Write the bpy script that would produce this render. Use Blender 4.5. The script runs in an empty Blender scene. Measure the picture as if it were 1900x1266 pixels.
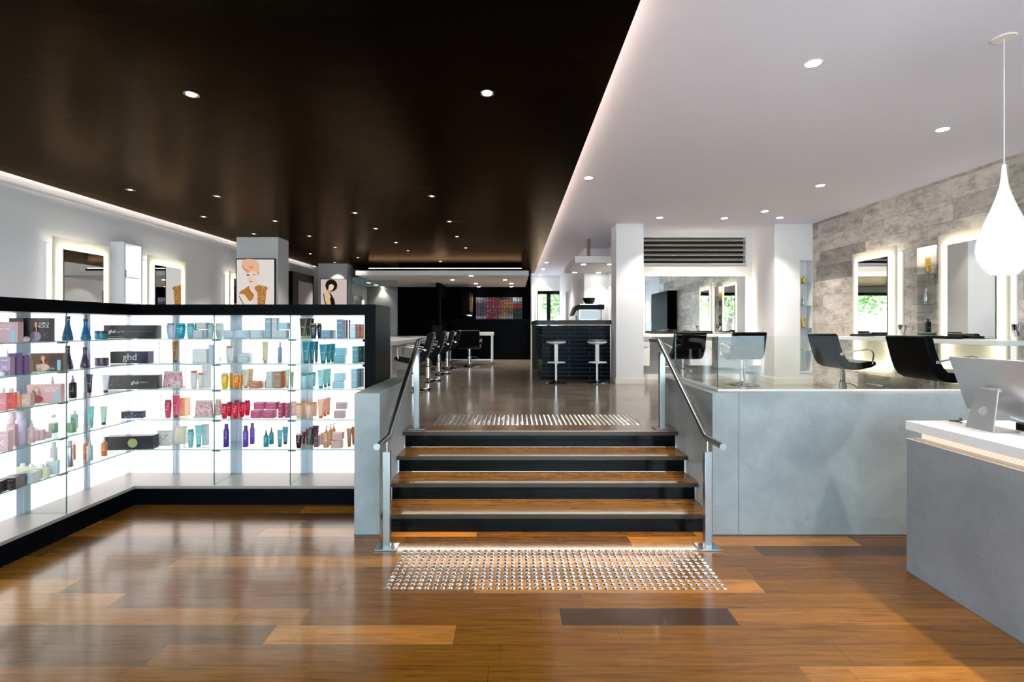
import bpy, math, random
from mathutils import Vector, Matrix
random.seed(7)
sc = bpy.context.scene
col = sc.collection
PI = math.pi
# ------------------------------------------------------------------ camera calibration
F, CX, CY, EYE = 952.0, 953.0, 606.0, 1.67
def WX(px, Y): return (px-CX)*Y/F
def WZ(py, Y): return EYE-(py-CY)*Y/F
# ------------------------------------------------------------------ materials
def lin(c):
    return tuple(((x/255.0)/12.92 if x/255.0 <= .04045 else ((x/255.0+.055)/1.055)**2.4) for x in c)
class NT:
    def __init__(s, name):
        s.m = bpy.data.materials.new(name); s.m.use_nodes = True
        s.t = s.m.node_tree; s.t.nodes.clear()
        s.out = s.n('ShaderNodeOutputMaterial')
    def n(s, typ, **kw):
        nd = s.t.nodes.new(typ)
        for k, v in kw.items():
            if k.startswith('_'): setattr(nd, k[1:], v)
        return nd
    def l(s, a, b): s.t.links.new(a, b)
    def val(s, x, sock):
        if hasattr(x, 'links') or isinstance(x, bpy.types.NodeSocket): s.l(x, sock)
        else: sock.default_value = x
    def math(s, op, a, b=0.0, c=None):
        nd = s.n('ShaderNodeMath'); nd.operation = op
        s.val(a, nd.inputs[0]); s.val(b, nd.inputs[1])
        if c is not None: s.val(c, nd.inputs[2])
        return nd.outputs[0]
    def coords(s):
        return s.n('ShaderNodeNewGeometry').outputs['Position']
    def sep(s, v):
        nd = s.n('ShaderNodeSeparateXYZ'); s.l(v, nd.inputs[0]); return nd.outputs
    def comb(s, x, y, z=0.0):
        nd = s.n('ShaderNodeCombineXYZ'); s.val(x, nd.inputs[0]); s.val(y, nd.inputs[1]); s.val(z, nd.inputs[2]); return nd.outputs[0]
    def noise(s, vec, scale, detail=4, rough=.55, dist=0.0):
        nd = s.n('ShaderNodeTexNoise'); s.l(vec, nd.inputs['Vector']); nd.inputs['Scale'].default_value = scale
        nd.inputs['Detail'].default_value = detail; nd.inputs['Roughness'].default_value = rough; nd.inputs['Distortion'].default_value = dist
        return nd.outputs['Fac']
    def white(s, vec):
        nd = s.n('ShaderNodeTexWhiteNoise'); nd.noise_dimensions = '3D'; s.l(vec, nd.inputs['Vector']); return nd.outputs['Value']
    def ramp(s, fac, stops, interp='LINEAR'):
        nd = s.n('ShaderNodeValToRGB'); s.l(fac, nd.inputs[0]); cr = nd.color_ramp; cr.interpolation = interp
        while len(cr.elements) > 1: cr.elements.remove(cr.elements[-1])
        cr.elements[0].position = stops[0][0]; cr.elements[0].color = (*stops[0][1], 1)
        for p, c in stops[1:]:
            e = cr.elements.new(p); e.color = (*c, 1)
        return nd.outputs[0]
    def mix(s, fac, a, b, blend='MIX'):
        nd = s.n('ShaderNodeMix'); nd.data_type = 'RGBA'; nd.blend_type = blend
        s.val(fac, nd.inputs[0])
        for x, k in ((a, 6), (b, 7)):
            if isinstance(x, tuple): nd.inputs[k].default_value = (*x, 1)
            else: s.l(x, nd.inputs[k])
        return nd.outputs[2]
    def bump(s, h, strength=.2, dist=.01):
        nd = s.n('ShaderNodeBump'); s.l(h, nd.inputs['Height']); nd.inputs['Strength'].default_value = strength; nd.inputs['Distance'].default_value = dist
        return nd.outputs[0]
    def bsdf(s, color, rough=.5, metal=0.0, normal=None, **kw):
        b = s.n('ShaderNodeBsdfPrincipled')
        if isinstance(color, tuple): b.inputs['Base Color'].default_value = (*color, 1)
        else: s.l(color, b.inputs['Base Color'])
        s.val(rough, b.inputs['Roughness']); b.inputs['Metallic'].default_value = metal
        if normal is not None: s.l(normal, b.inputs['Normal'])
        for k, v in kw.items(): b.inputs[k.replace('_', ' ')].default_value = v
        s.l(b.outputs[0], s.out.inputs[0]); return b
_pm = {}
def P(rgb, rough=.5, metal=0.0, **kw):
    key = ('P', rgb, rough, metal, tuple(kw.items()))
    if key not in _pm:
        nt = NT('paint_%d_%d_%d' % rgb); nt.bsdf(lin(rgb), rough, metal, **kw); _pm[key] = nt.m
    return _pm[key]
def E(rgb, strength, name='lamp_glow'):
    key = ('E', rgb, strength)
    if key not in _pm:
        nt = NT(name); e = nt.n('ShaderNodeEmission'); e.inputs[0].default_value = (*lin(rgb), 1); e.inputs[1].default_value = strength
        nt.l(e.outputs[0], nt.out.inputs[0]); _pm[key] = nt.m
    return _pm[key]
def schlick(nt, f0):
    g = nt.n('ShaderNodeNewGeometry'); d = nt.n('ShaderNodeVectorMath'); d.operation = 'DOT_PRODUCT'
    nt.l(g.outputs['Normal'], d.inputs[0]); nt.l(g.outputs['Incoming'], d.inputs[1])
    c = nt.math('ABSOLUTE', d.outputs['Value']); k = nt.math('POWER', nt.math('SUBTRACT', 1.0, c), 5.0)
    return nt.math('ADD', nt.math('MULTIPLY', k, 1-f0), f0)
def satin(nt, color, gcol, f0, scale, rough, normal=None):
    df = nt.n('ShaderNodeBsdfDiffuse'); gl = nt.n('ShaderNodeBsdfGlossy'); mx = nt.n('ShaderNodeMixShader')
    nt.val((*color, 1) if isinstance(color, tuple) else color, df.inputs[0]); gl.inputs[0].default_value = (*gcol, 1); nt.val(rough, gl.inputs['Roughness'])
    if normal is not None: nt.l(normal, df.inputs['Normal']); nt.l(normal, gl.inputs['Normal'])
    nt.l(nt.math('MULTIPLY', schlick(nt, f0), scale), mx.inputs[0]); nt.l(df.outputs[0], mx.inputs[1]); nt.l(gl.outputs[0], mx.inputs[2]); nt.l(mx.outputs[0], nt.out.inputs[0])
    return nt.m
def glassy(name, tint, ior=1.45, tstr=1.0, rough=0.0):
    nt = NT(name)
    tr = nt.n('ShaderNodeBsdfTransparent'); tr.inputs[0].default_value = (*tint, 1)
    gl = nt.n('ShaderNodeBsdfGlossy'); gl.inputs['Roughness'].default_value = rough
    mx = nt.n('ShaderNodeMixShader'); nt.l(schlick(nt, ((ior-1)/(ior+1))**2), mx.inputs[0]); nt.l(tr.outputs[0], mx.inputs[1]); nt.l(gl.outputs[0], mx.inputs[2])
    nt.l(mx.outputs[0], nt.out.inputs[0]); return nt.m
M = {}
M['glass'] = glassy('clear_glass', (.95, .985, .975))
M['glass_shelf'] = glassy('green_tinted_glass', (.93, .975, .965))
M['glass_edge'] = P((120, 175, 168), .15)
M['glass_edge_dark'] = P((60, 92, 92), .15)
M['acrylic'] = glassy('clear_acrylic', (.985, .985, .985), 1.3)
def tinted(rgb):
    key = ('T', rgb)
    if key not in _pm: _pm[key] = glassy('tinted_plastic', lin(rgb))
    return _pm[key]
M['white'] = P((232, 230, 228), .55)
M['white_wall'] = P((230, 231, 235), .7)
M['white_ceil'] = P((228, 229, 243), .8)
M['white_gloss'] = P((238, 238, 240), .22)
M['grey_cab'] = P((176, 180, 180), .4)
M['black'] = P((8, 8, 10), .4, Specular_IOR_Level=.12)
M['black_unit'] = satin(NT('black_laminate'), lin((5, 7, 11)), (1, 1, 1), .007, .4, .35)
M['black_leather'] = satin(NT('black_leather'), lin((13, 13, 15)), (1, 1, 1), .014, .4, .42)
M['brown_leather'] = P((48, 42, 38), .45)
M['chrome'] = P((225, 228, 232), .08, 1.0)
M['steel'] = P((175, 182, 186), .28, 1.0)
M['mirror'] = P((235, 238, 238), .01, 1.0)
M['dark_mirror'] = P((120, 122, 122), .02, 1.0)
M['alu'] = P((205, 203, 204), .32, .75)
M['led_white'] = E((255, 244, 228), 9.0)
M['led_warm'] = E((255, 232, 205), 14.0)
M['lamp_disc'] = E((255, 248, 235), 30.0)
M['lightwall'] = E((255, 250, 248), 1.05)
M['niche_glow'] = E((252, 252, 255), .62)
M['taupe_shelf'] = P((150, 142, 138), .35)
M['trim_metal'] = P((150, 150, 150), .3, .9)
M['brown_wall'] = P((120, 112, 100), .7)
M['beige_wall'] = P((196, 188, 172), .7)
M['translucent'] = None
nt = NT('frosted_glass_panel')
a = nt.n('ShaderNodeBsdfTranslucent'); a.inputs[0].default_value = (.95, .94, .88, 1)
b = nt.n('ShaderNodeBsdfDiffuse'); b.inputs[0].default_value = (.85, .85, .80, 1)
mx = nt.n('ShaderNodeMixShader'); mx.inputs[0].default_value = .35
nt.l(a.outputs[0], mx.inputs[1]); nt.l(b.outputs[0], mx.inputs[2]); nt.l(mx.outputs[0], nt.out.inputs[0]); M['frosted'] = nt.m
nt = NT('opal_glass_shade'); e = nt.n('ShaderNodeEmission'); e.inputs[0].default_value = (1, .985, .975, 1); e.inputs[1].default_value = .48
g = nt.n('ShaderNodeBsdfGlossy'); g.inputs['Roughness'].default_value = .1
fr = nt.n('ShaderNodeFresnel'); fr.inputs[0].default_value = 1.2
mx = nt.n('ShaderNodeMixShader'); nt.l(fr.outputs[0], mx.inputs[0]); nt.l(e.outputs[0], mx.inputs[1]); nt.l(g.outputs[0], mx.inputs[2]); nt.l(mx.outputs[0], nt.out.inputs[0]); M['opal'] = nt.m

def wood_floor():
    nt = NT('timber_plank_floor'); p = nt.sep(nt.coords()); x, y = p[0], p[1]
    yy = nt.math('SUBTRACT', y, 2.865-.1725*40)
    rowf = nt.math('DIVIDE', yy, .1725); row = nt.math('FLOOR', rowf)
    off = nt.math('MULTIPLY', nt.white(nt.comb(row, 3.7, 1.0)), 5.0)
    xx = nt.math('DIVIDE', nt.math('ADD', nt.math('ADD', x, 40.0), off), 1.75); cell = nt.math('FLOOR', xx)
    rid = nt.white(nt.comb(row, cell, 5.0))
    def step(a, b_): return nt.math('GREATER_THAN', a, b_)
    def band(v, lo, hi): return nt.math('MULTIPLY', step(v, lo), nt.math('LESS_THAN', v, hi))
    def rowis(k): return band(row, k-.5, k+.5)
    # particular boards: the dark one, the pale ones
    for (k, x0, x1, v) in ((40, .27, 1.264, 0.0), (42, -.25, 1.58, .95), (39, -1.32, -.32, .97), (39, -.32, .9, .62), (41, -.9, .42, .5), (41, .42, 2.4, .70),
                           (40, 1.264, 3.2, .8), (40, -1.2, .27, .56), (39, .9, 3.2, .62), (43, 1.6, 3.4, .22), (38, -1.6, .2, .6), (38, .2, 2.2, .66), (37, -1.0, 1.4, .55), (42, 1.58, 3.4, .5)):
        m_ = nt.math('MULTIPLY', rowis(k), band(x, x0, x1))
        rid = nt.math('ADD', nt.math('MULTIPLY', rid, nt.math('SUBTRACT', 1.0, m_)), nt.math('MULTIPLY', m_, v))
    base = nt.ramp(rid, [(0, lin((74, 44, 20))), (.05, lin((100, 62, 20))), (.45, lin((126, 80, 24))), (.75, lin((142, 92, 27))), (1, lin((190, 126, 54)))])
    gv = nt.comb(nt.math('MULTIPLY', x, 1.1), nt.math('MULTIPLY', y, 16.0), nt.math('MULTIPLY', rid, 31.0))
    g1 = nt.noise(gv, 2.2, 6, .6, .9)
    gv2 = nt.comb(nt.math('MULTIPLY', x, 2.0), nt.math('MULTIPLY', y, 90.0), nt.math('MULTIPLY', rid, 17.0))
    g2 = nt.noise(gv2, 2.0, 3, .6)
    c = nt.mix(.8, base, nt.ramp(g1, [(.30, (.36, .33, .28)), (.42, (.78, .76, .72)), (.55, (1.0, 1.0, .98)), (.70, (1.25, 1.24, 1.15))]), 'MULTIPLY')
    c = nt.mix(.5, c, nt.ramp(g2, [(.3, (.65, .62, .6)), (.7, (1.15, 1.12, 1.1))]), 'MULTIPLY')
    fy = nt.math('FRACT', rowf); gap = nt.math('LESS_THAN', fy, .012)
    fx = nt.math('FRACT', xx); gap2 = nt.math('LESS_THAN', fx, .0012)
    gg = nt.math('MAXIMUM', gap, gap2)
    c = nt.mix(nt.math('MULTIPLY', gg, .7), c, (.02, .01, .005))
    r = nt.math('ADD', nt.math('MULTIPLY', g2, .12), .16)
    nt.bsdf(c, r, 0, nt.bump(nt.math('SUBTRACT', nt.math('MULTIPLY', g2, .12), gg), .12, .004), Coat_Weight=.35, Coat_Roughness=.11, IOR=1.45)
    return nt.m
M['wood'] = wood_floor()
def tread_wood():
    nt = NT('dark_timber_tread'); p = nt.sep(nt.coords())
    g1 = nt.noise(nt.comb(nt.math('MULTIPLY', p[0], 1.0), nt.math('MULTIPLY', p[1], 18.0), nt.math('MULTIPLY', p[2], 40.0)), 2.0, 6, .6, .8)
    c = nt.ramp(g1, [(.25, lin((86, 58, 24))), (.5, lin((130, 88, 36))), (.75, lin((158, 110, 48)))])
    nt.bsdf(c, .22, 0, Coat_Weight=.3, Coat_Roughness=.15); return nt.m
M['tread'] = tread_wood()
def tread_edge():
    nt = NT('dark_timber_nosing'); p = nt.sep(nt.coords())
    g1 = nt.noise(nt.comb(nt.math('MULTIPLY', p[0], 1.0), p[1], nt.math('MULTIPLY', p[2], 60.0)), 2.0, 5)
    nt.bsdf(nt.ramp(g1, [(.3, lin((40, 30, 20))), (.7, lin((64, 50, 32)))]), .3); return nt.m
M['tread_edge'] = tread_edge()
def polished_concrete():
    nt = NT('polished_concrete_floor'); p = nt.sep(nt.coords())
    v = nt.comb(nt.math('MULTIPLY', p[0], .55), nt.math('MULTIPLY', p[1], 2.2), 0)
    g1 = nt.noise(v, 1.6, 8, .62, .7); g2 = nt.noise(nt.coords(), 9, 6, .6)
    c = nt.ramp(g1, [(.3, lin((96, 86, 76))), (.5, lin((124, 113, 100))), (.7, lin((150, 139, 125)))])
    c = nt.mix(.4, c, nt.ramp(g2, [(.3, (.75, .75, .75)), (.7, (1.15, 1.15, 1.15))]), 'MULTIPLY')
    nt.bsdf(c, nt.math('ADD', nt.math('MULTIPLY', g2, .18), .08), 0, Coat_Weight=.3, Coat_Roughness=.1); return nt.m
M['concrete_floor'] = polished_concrete()
def raw_concrete(name, c0, c1, c2):
    nt = NT(name); co = nt.coords()
    g1 = nt.noise(co, 1.3, 6, .6, .3); g2 = nt.noise(co, 14, 8, .7)
    c = nt.ramp(g1, [(.3, lin(c0)), (.5, lin(c1)), (.72, lin(c2))])
    c = nt.mix(.5, c, nt.ramp(g2, [(.3, (.86, .86, .86)), (.7, (1.08, 1.08, 1.08))]), 'MULTIPLY')
    vo = nt.n('ShaderNodeTexVoronoi'); nt.l(co, vo.inputs['Vector']); vo.inputs['Scale'].default_value = 26
    gate = nt.noise(co, 7, 3)
    pit = nt.math('MULTIPLY', nt.math('LESS_THAN', vo.outputs['Distance'], .09), nt.math('GREATER_THAN', gate, .50))
    c = nt.mix(nt.math('MULTIPLY', pit, .65), c, (.03, .03, .03))
    nt.bsdf(c, .55, 0, nt.bump(nt.math('SUBTRACT', nt.math('MULTIPLY', g2, .4), pit), .25, .004)); return nt.m
M['raw_concrete'] = raw_concrete('raw_concrete_panel', (128, 137, 140), (148, 157, 160), (165, 174, 177))
M['desk_concrete'] = raw_concrete('desk_concrete_panel', (122, 125, 132), (140, 143, 150), (156, 159, 166))
def stone_wall():
    nt = NT('weathered_stone_tiles'); p = nt.sep(nt.coords()); y, z = p[1], p[2]
    zf = nt.math('DIVIDE', nt.math('ADD', z, .04), .249); row = nt.math('FLOOR', zf)
    off = nt.math('MULTIPLY', nt.white(nt.comb(row, 1.3, 2.0)), 4.0)
    yf = nt.math('DIVIDE', nt.math('ADD', nt.math('ADD', y, 30.0), off), 1.15); cell = nt.math('FLOOR', yf)
    rid = nt.white(nt.comb(row, cell, 9.0))
    sh = nt.comb(nt.math('MULTIPLY', y, .8), nt.math('MULTIPLY', z, 1.5), nt.math('MULTIPLY', rid, 57.0))
    g1 = nt.noise(sh, 4.6, 10, .74, .35); g2 = nt.noise(sh, 26, 8, .75, .2)
    base = nt.ramp(rid, [(0, lin((142, 137, 133))), (.3, lin((182, 176, 170))), (.7, lin((202, 195, 188))), (1, lin((214, 207, 199)))])
    c = nt.mix(.75, base, nt.ramp(g1, [(.36, (.38, .38, .38)), (.45, (.74, .73, .73)), (.51, (1.0, .99, .98)), (.62, (1.25, 1.23, 1.2))]), 'MULTIPLY')
    c = nt.mix(.6, c, nt.ramp(g2, [(.3, (.7, .7, .7)), (.7, (1.2, 1.2, 1.2))]), 'MULTIPLY')
    gz = nt.math('LESS_THAN', nt.math('FRACT', zf), .015); gy = nt.math('LESS_THAN', nt.math('FRACT', yf), .004)
    gg = nt.math('MAXIMUM', gz, gy); c = nt.mix(nt.math('MULTIPLY', gg, .6), c, (.06, .055, .05))
    nt.bsdf(c, .5, 0, nt.bump(nt.math('SUBTRACT', nt.math('MULTIPLY', g2, .3), gg), .2, .005)); return nt.m
M['stone'] = stone_wall()
def black_tiles(name, tile, grout, groutw, axis, spec=.1):
    nt = NT(name); p = nt.sep(nt.coords()); u = nt.math('ADD', p[0], p[1]); z = p[2]
    zf = nt.math('DIVIDE', z, .0745); row = nt.math('FLOOR', zf)
    uf = nt.math('ADD', nt.math('DIVIDE', nt.math('ADD', u, 20.0), .6), nt.math('MULTIPLY', nt.math('MODULO', row, 2.0), .36))
    rid = nt.white(nt.comb(row, nt.math('FLOOR', uf), 2.0))
    gg = nt.math('MAXIMUM', nt.math('LESS_THAN', nt.math('FRACT', zf), groutw), nt.math('LESS_THAN', nt.math('FRACT', uf), groutw/7))
    c = nt.mix(nt.math('MULTIPLY', rid, .5), lin(tile), tuple(min(1, q*1.6) for q in lin(tile)))
    c = nt.mix(gg, c, lin(grout))
    return satin(nt, c, (.8, .93, 1), .006, spec*3, nt.math('ADD', nt.math('MULTIPLY', gg, .4), .18))
M['bar_tile'] = black_tiles('glazed_black_tiles', (9, 17, 23), (96, 100, 104), .07, 0, .16)
M['black_wall'] = satin(NT('matt_black_paint'), lin((7, 7, 9)), (1, 1, 1), .002, .12, .4)
M['wall_tile'] = black_tiles('matt_black_tiles', (5, 5, 7), (20, 21, 23), .05, 0, .04)
def black_ceiling():
    nt = NT('black_stained_ceiling'); p = nt.sep(nt.coords())
    g = nt.noise(nt.comb(nt.math('MULTIPLY', p[0], .7), nt.math('MULTIPLY', p[1], 7.0), 0), 2.0, 7, .65, .6)
    c = nt.ramp(g, [(.3, lin((3, 2, 1))), (.7, lin((10, 6, 3)))])
    return satin(nt, c, (1, .72, .47), .004, .25, nt.math('ADD', nt.math('MULTIPLY', g, .16), .17))
M['black_ceil'] = black_ceiling()
def riser_mat():
    nt = NT('dark_gloss_riser'); return satin(nt, lin((5, 6, 7)), (.85, 1, .97), .022, .5, .12)
M['riser'] = riser_mat()
def prismatic():
    nt = NT('ribbed_light_diffuser'); p = nt.sep(nt.coords())
    s_ = nt.math('SINE', nt.math('MULTIPLY', nt.math('ADD', nt.math('MULTIPLY', p[1], 1.0), p[2]), 260.0))
    c = nt.mix(nt.math('ADD', nt.math('MULTIPLY', s_, .5), .5), lin((238, 214, 190)), lin((255, 238, 220)))
    e = nt.n('ShaderNodeEmission'); nt.l(c, e.inputs[0]); e.inputs[1].default_value = .5; nt.l(e.outputs[0], nt.out.inputs[0]); return nt.m
M['diffuser'] = prismatic()
def frost_dots():
    nt = NT('dotted_glass_film'); p = nt.sep(nt.coords())
    fx = nt.math('SUBTRACT', nt.math('FRACT', nt.math('ADD', nt.math('MULTIPLY', p[0], 12.0), nt.math('MULTIPLY', nt.math('MODULO', nt.math('FLOOR', nt.math('MULTIPLY', p[2], 12.0)), 2.0), .5))), .5)
    fz = nt.math('SUBTRACT', nt.math('FRACT', nt.math('MULTIPLY', p[2], 12.0)), .5)
    d = nt.math('SQRT', nt.math('ADD', nt.math('MULTIPLY', fx, fx), nt.math('MULTIPLY', fz, fz)))
    rad = nt.math('MULTIPLY', nt.math('SUBTRACT', 2.3, p[2]), .32)
    m_ = nt.math('LESS_THAN', d, rad)
    tr = nt.n('ShaderNodeBsdfTransparent'); tr.inputs[0].default_value = (.8, .88, .93, 1)
    df = nt.n('ShaderNodeBsdfDiffuse'); df.inputs[0].default_value = (.25, .42, .5, 1)
    gl = nt.n('ShaderNodeBsdfGlossy'); gl.inputs['Roughness'].default_value = 0.0
    mx = nt.n('ShaderNodeMixShader'); mx2 = nt.n('ShaderNodeMixShader')
    nt.l(nt.math('MULTIPLY', m_, .6), mx.inputs[0]); nt.l(tr.outputs[0], mx.inputs[1]); nt.l(df.outputs[0], mx.inputs[2])
    nt.l(schlick(nt, .04), mx2.inputs[0]); nt.l(mx.outputs[0], mx2.inputs[1]); nt.l(gl.outputs[0], mx2.inputs[2]); nt.l(mx2.outputs[0], nt.out.inputs[0]); return nt.m
M['dots'] = frost_dots()
def blotchy(name, cols, scale=30):
    nt = NT(name); g = nt.noise(nt.coords(), scale, 4, .7, 1.0)
    st = [(.3+.4*i/(len(cols)-1), lin(c)) for i, c in enumerate(cols)]
    nt.bsdf(nt.ramp(g, st), .4); return nt.m
M['pouch_pink'] = blotchy('pink_floral_print', [(120, 40, 70), (205, 120, 140), (235, 215, 210), (150, 60, 90)], 45)
M['pouch_grey'] = blotchy('grey_floral_print', [(60, 55, 55), (200, 196, 190), (240, 236, 230), (120, 110, 110)], 45)
M['gold_sequin'] = blotchy('gold_glitter', [(120, 70, 20), (190, 130, 60), (240, 220, 180)], 60)
M['foliage'] = blotchy('leaf_green', [(60, 84, 46), (120, 146, 90), (190, 206, 160)], 6)
M['bark'] = blotchy('tree_bark', [(70, 60, 50), (120, 108, 92)], 12)
M['bright_paving'] = P((205, 203, 200), .9)  # outdoor paving, colour lightened so it bounces daylight up to the ceiling

# ------------------------------------------------------------------ mesh builder
class MB:
    def __init__(s): s.v = []; s.f = []; s.mi = []; s.mats = []; s.sm = []
    def mat(s, m):
        if m not in s.mats: s.mats.append(m)
        return s.mats.index(m)
    def add(s, vs, fs, m=None, smooth=False, T=None):
        b = len(s.v)
        if T is not None: vs = [tuple(T @ Vector(q)) for q in vs]
        s.v += [tuple(q) for q in vs]; k = s.mat(m) if m else 0
        for f in fs: s.f.append(tuple(b+i for i in f)); s.mi.append(k); s.sm.append(smooth)
        return s
    def box(s, x0, x1, y0, y1, z0, z1, m=None, T=None):
        vs = [(x0, y0, z0), (x1, y0, z0), (x1, y1, z0), (x0, y1, z0), (x0, y0, z1), (x1, y0, z1), (x1, y1, z1), (x0, y1, z1)]
        return s.add(vs, [(0, 3, 2, 1), (4, 5, 6, 7), (0, 1, 5, 4), (1, 2, 6, 5), (2, 3, 7, 6), (3, 0, 4, 7)], m, False, T)
    def lathe(s, prof, n=24, c=(0, 0, 0), m=None, T=None, sx=1, sy=1):
        vs = []; fs = []
        for r, z in prof:
            for k in range(n):
                t = 2*PI*k/n; vs.append((c[0]+r*sx*math.cos(t), c[1]+r*sy*math.sin(t), c[2]+z))
        for i in range(len(prof)-1):
            for k in range(n):
                a, b_ = i*n+k, i*n+(k+1) % n; fs.append((a, b_, b_+n, a+n))
        fs.append(tuple(reversed(range(n)))); fs.append(tuple((len(prof)-1)*n+k for k in range(n)))
        return s.add(vs, fs, m, True, T)
    def loft(s, secs, n=20, m=None, T=None):
        """secs: (z, rx, ry, power)"""
        vs = []; fs = []
        for z, rx, ry, pw in secs:
            for k in range(n):
                t = 2*PI*k/n; cx, sy = math.cos(t), math.sin(t)
                vs.append((rx*math.copysign(abs(cx)**(2/pw), cx), ry*math.copysign(abs(sy)**(2/pw), sy), z))
        for i in range(len(secs)-1):
            for k in range(n):
                a, b_ = i*n+k, i*n+(k+1) % n; fs.append((a, b_, b_+n, a+n))
        fs.append(tuple(reversed(range(n)))); fs.append(tuple((len(secs)-1)*n+k for k in range(n)))
        return s.add(vs, fs, m, True, T)
    def tube(s, pts, r, n=10, m=None, T=None, closed=False):
        pts = [Vector(p) for p in pts]; N = len(pts); vs = []; fs = []; up = None
        for i, p in enumerate(pts):
            if closed: d = (pts[(i+1) % N]-pts[i-1])
            else: d = pts[min(i+1, N-1)]-pts[max(i-1, 0)]
            d.normalize()
            if up is None: up = Vector((0, 0, 1)) if abs(d.z) < .9 else Vector((1, 0, 0))
            a = d.cross(up); 
            if a.length < 1e-4: a = d.cross(Vector((1, 0, 0)))
            a.normalize(); b_ = d.cross(a); up = -b_ if False else a.cross(d) 
            rr = r[i] if isinstance(r, (list, tuple)) else r
            for k in range(n):
                t = 2*PI*k/n; vs.append(tuple(p+a*rr*math.cos(t)+b_*rr*math.sin(t)))
        L = N if closed else N-1
        for i in range(L):
            for k in range(n):
                q, w = i*n+k, i*n+(k+1) % n; o = ((i+1) % N)*n-i*n
                fs.append((q, w, w+o, q+o))
        if not closed: fs.append(tuple(reversed(range(n)))); fs.append(tuple((N-1)*n+k for k in range(n)))
        return s.add(vs, fs, m, True, T)
    def prism(s, poly, w0, w1, axis='x', m=None, T=None, smooth=False):
        """poly in the plane across AXIS, extruded w0..w1"""
        n = len(poly)
        def P3(a, b_, w): return {'x': (w, a, b_), 'y': (a, w, b_), 'z': (a, b_, w)}[axis]
        vs = [P3(a, b_, w0) for a, b_ in poly]+[P3(a, b_, w1) for a, b_ in poly]
        fs = [tuple(reversed(range(n))), tuple(range(n, 2*n))]+[(i, (i+1) % n, (i+1) % n+n, i+n) for i in range(n)]
        return s.add(vs, fs, m, smooth, T)
    def build(s, name, m=None, parent=None, loc=None, rz=0, bevel=0, seg=2, smooth=None):
        me = bpy.data.meshes.new(name); me.from_pydata(s.v, [], s.f)
        mats = s.mats if s.mats else [m]
        if m is not None and s.mats and None in s.mats: mats = [m if q is None else q for q in s.mats]
        for q in mats: me.materials.append(q)
        me.polygons.foreach_set('material_index', s.mi if s.mats else [0]*len(s.f))
        me.polygons.foreach_set('use_smooth', [bool(x) for x in s.sm])
        me.update(); me.set_sharp_from_angle(angle=math.radians(38))
        import bmesh
        bm = bmesh.new(); bm.from_mesh(me); bmesh.ops.recalc_face_normals(bm, faces=bm.faces); bm.to_mesh(me); bm.free()
        o = bpy.data.objects.new(name, me); col.objects.link(o)
        if parent is not None: o.parent = parent
        if loc is not None: o.location = loc
        o.rotation_euler.z = rz
        if bevel:
            b_ = o.modifiers.new('soften', 'BEVEL'); b_.width = bevel; b_.segments = seg; b_.limit_method = 'ANGLE'
        return o
def empty(name, loc=(0, 0, 0), rz=0):
    o = bpy.data.objects.new(name, None); col.objects.link(o); o.location = loc; o.rotation_euler.z = rz; return o
def tag(o, label=None, cat=None, group=None, kind=None):
    if label: o['label'] = label
    if cat: o['category'] = cat
    if group: o['group'] = group
    if kind: o['kind'] = kind
    return o
def struct(mb, name, m=None, label=None, **kw):
    o = mb.build(name, m, **kw); tag(o, label, None, None, 'structure'); return o
def children(o): return list(o.children)
def copy_tree(o, parent=None, kids=None):
    c = o.copy(); col.objects.link(c)
    if parent is not None: c.parent = parent
    for ch in KIDS.get(o.name, []): copy_tree(ch, c)
    return c
KIDS = {}
def reg(o):
    """remember the tree so that it can be copied"""
    KIDS[o.name] = [x for x in bpy.data.objects if x.parent == o]
    for x in KIDS[o.name]: reg(x)
    return o
def text(s, size, m, parent, loc, rot=(PI/2, 0, 0), name='lettering', align='CENTER', depth=.0006, sx=1.0):
    cu = bpy.data.curves.new(name, 'FONT'); cu.body = s; cu.size = size; cu.align_x = align; cu.align_y = 'CENTER'; cu.extrude = depth
    tmp = bpy.data.objects.new('tmp_text', cu); col.objects.link(tmp)
    dg = bpy.context.evaluated_depsgraph_get(); me = bpy.data.meshes.new_from_object(tmp.evaluated_get(dg))
    bpy.data.objects.remove(tmp); me.materials.clear(); me.materials.append(m)
    o = bpy.data.objects.new(name, me); col.objects.link(o); o.parent = parent; o.location = loc; o.rotation_euler = rot; o.scale.x = sx
    return o
def wall_with_holes(name, axis, at, thick, u0, u1, z0, z1, holes, m, label=None):
    """axis 'x': wall in the plane x=at running along y; 'y': plane y=at along x"""
    us = sorted({u0, u1}|{h[0] for h in holes}|{h[1] for h in holes}); zs = sorted({z0, z1}|{h[2] for h in holes}|{h[3] for h in holes})
    mb = MB()
    for i in range(len(us)-1):
        for j in range(len(zs)-1):
            uc, zc = (us[i]+us[i+1])/2, (zs[j]+zs[j+1])/2
            if any(h[0] < uc < h[1] and h[2] < zc < h[3] for h in holes): continue
            a, b_ = sorted((at, at+thick))
            if axis == 'x': mb.box(a, b_, us[i], us[i+1], zs[j], zs[j+1])
            else: mb.box(us[i], us[i+1], a, b_, zs[j], zs[j+1])
    return struct(mb, name, m, label)
ORD = ['first', 'second', 'third', 'fourth', 'fifth', 'sixth', 'seventh', 'eighth', 'ninth', 'tenth', 'eleventh', 'twelfth']

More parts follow.
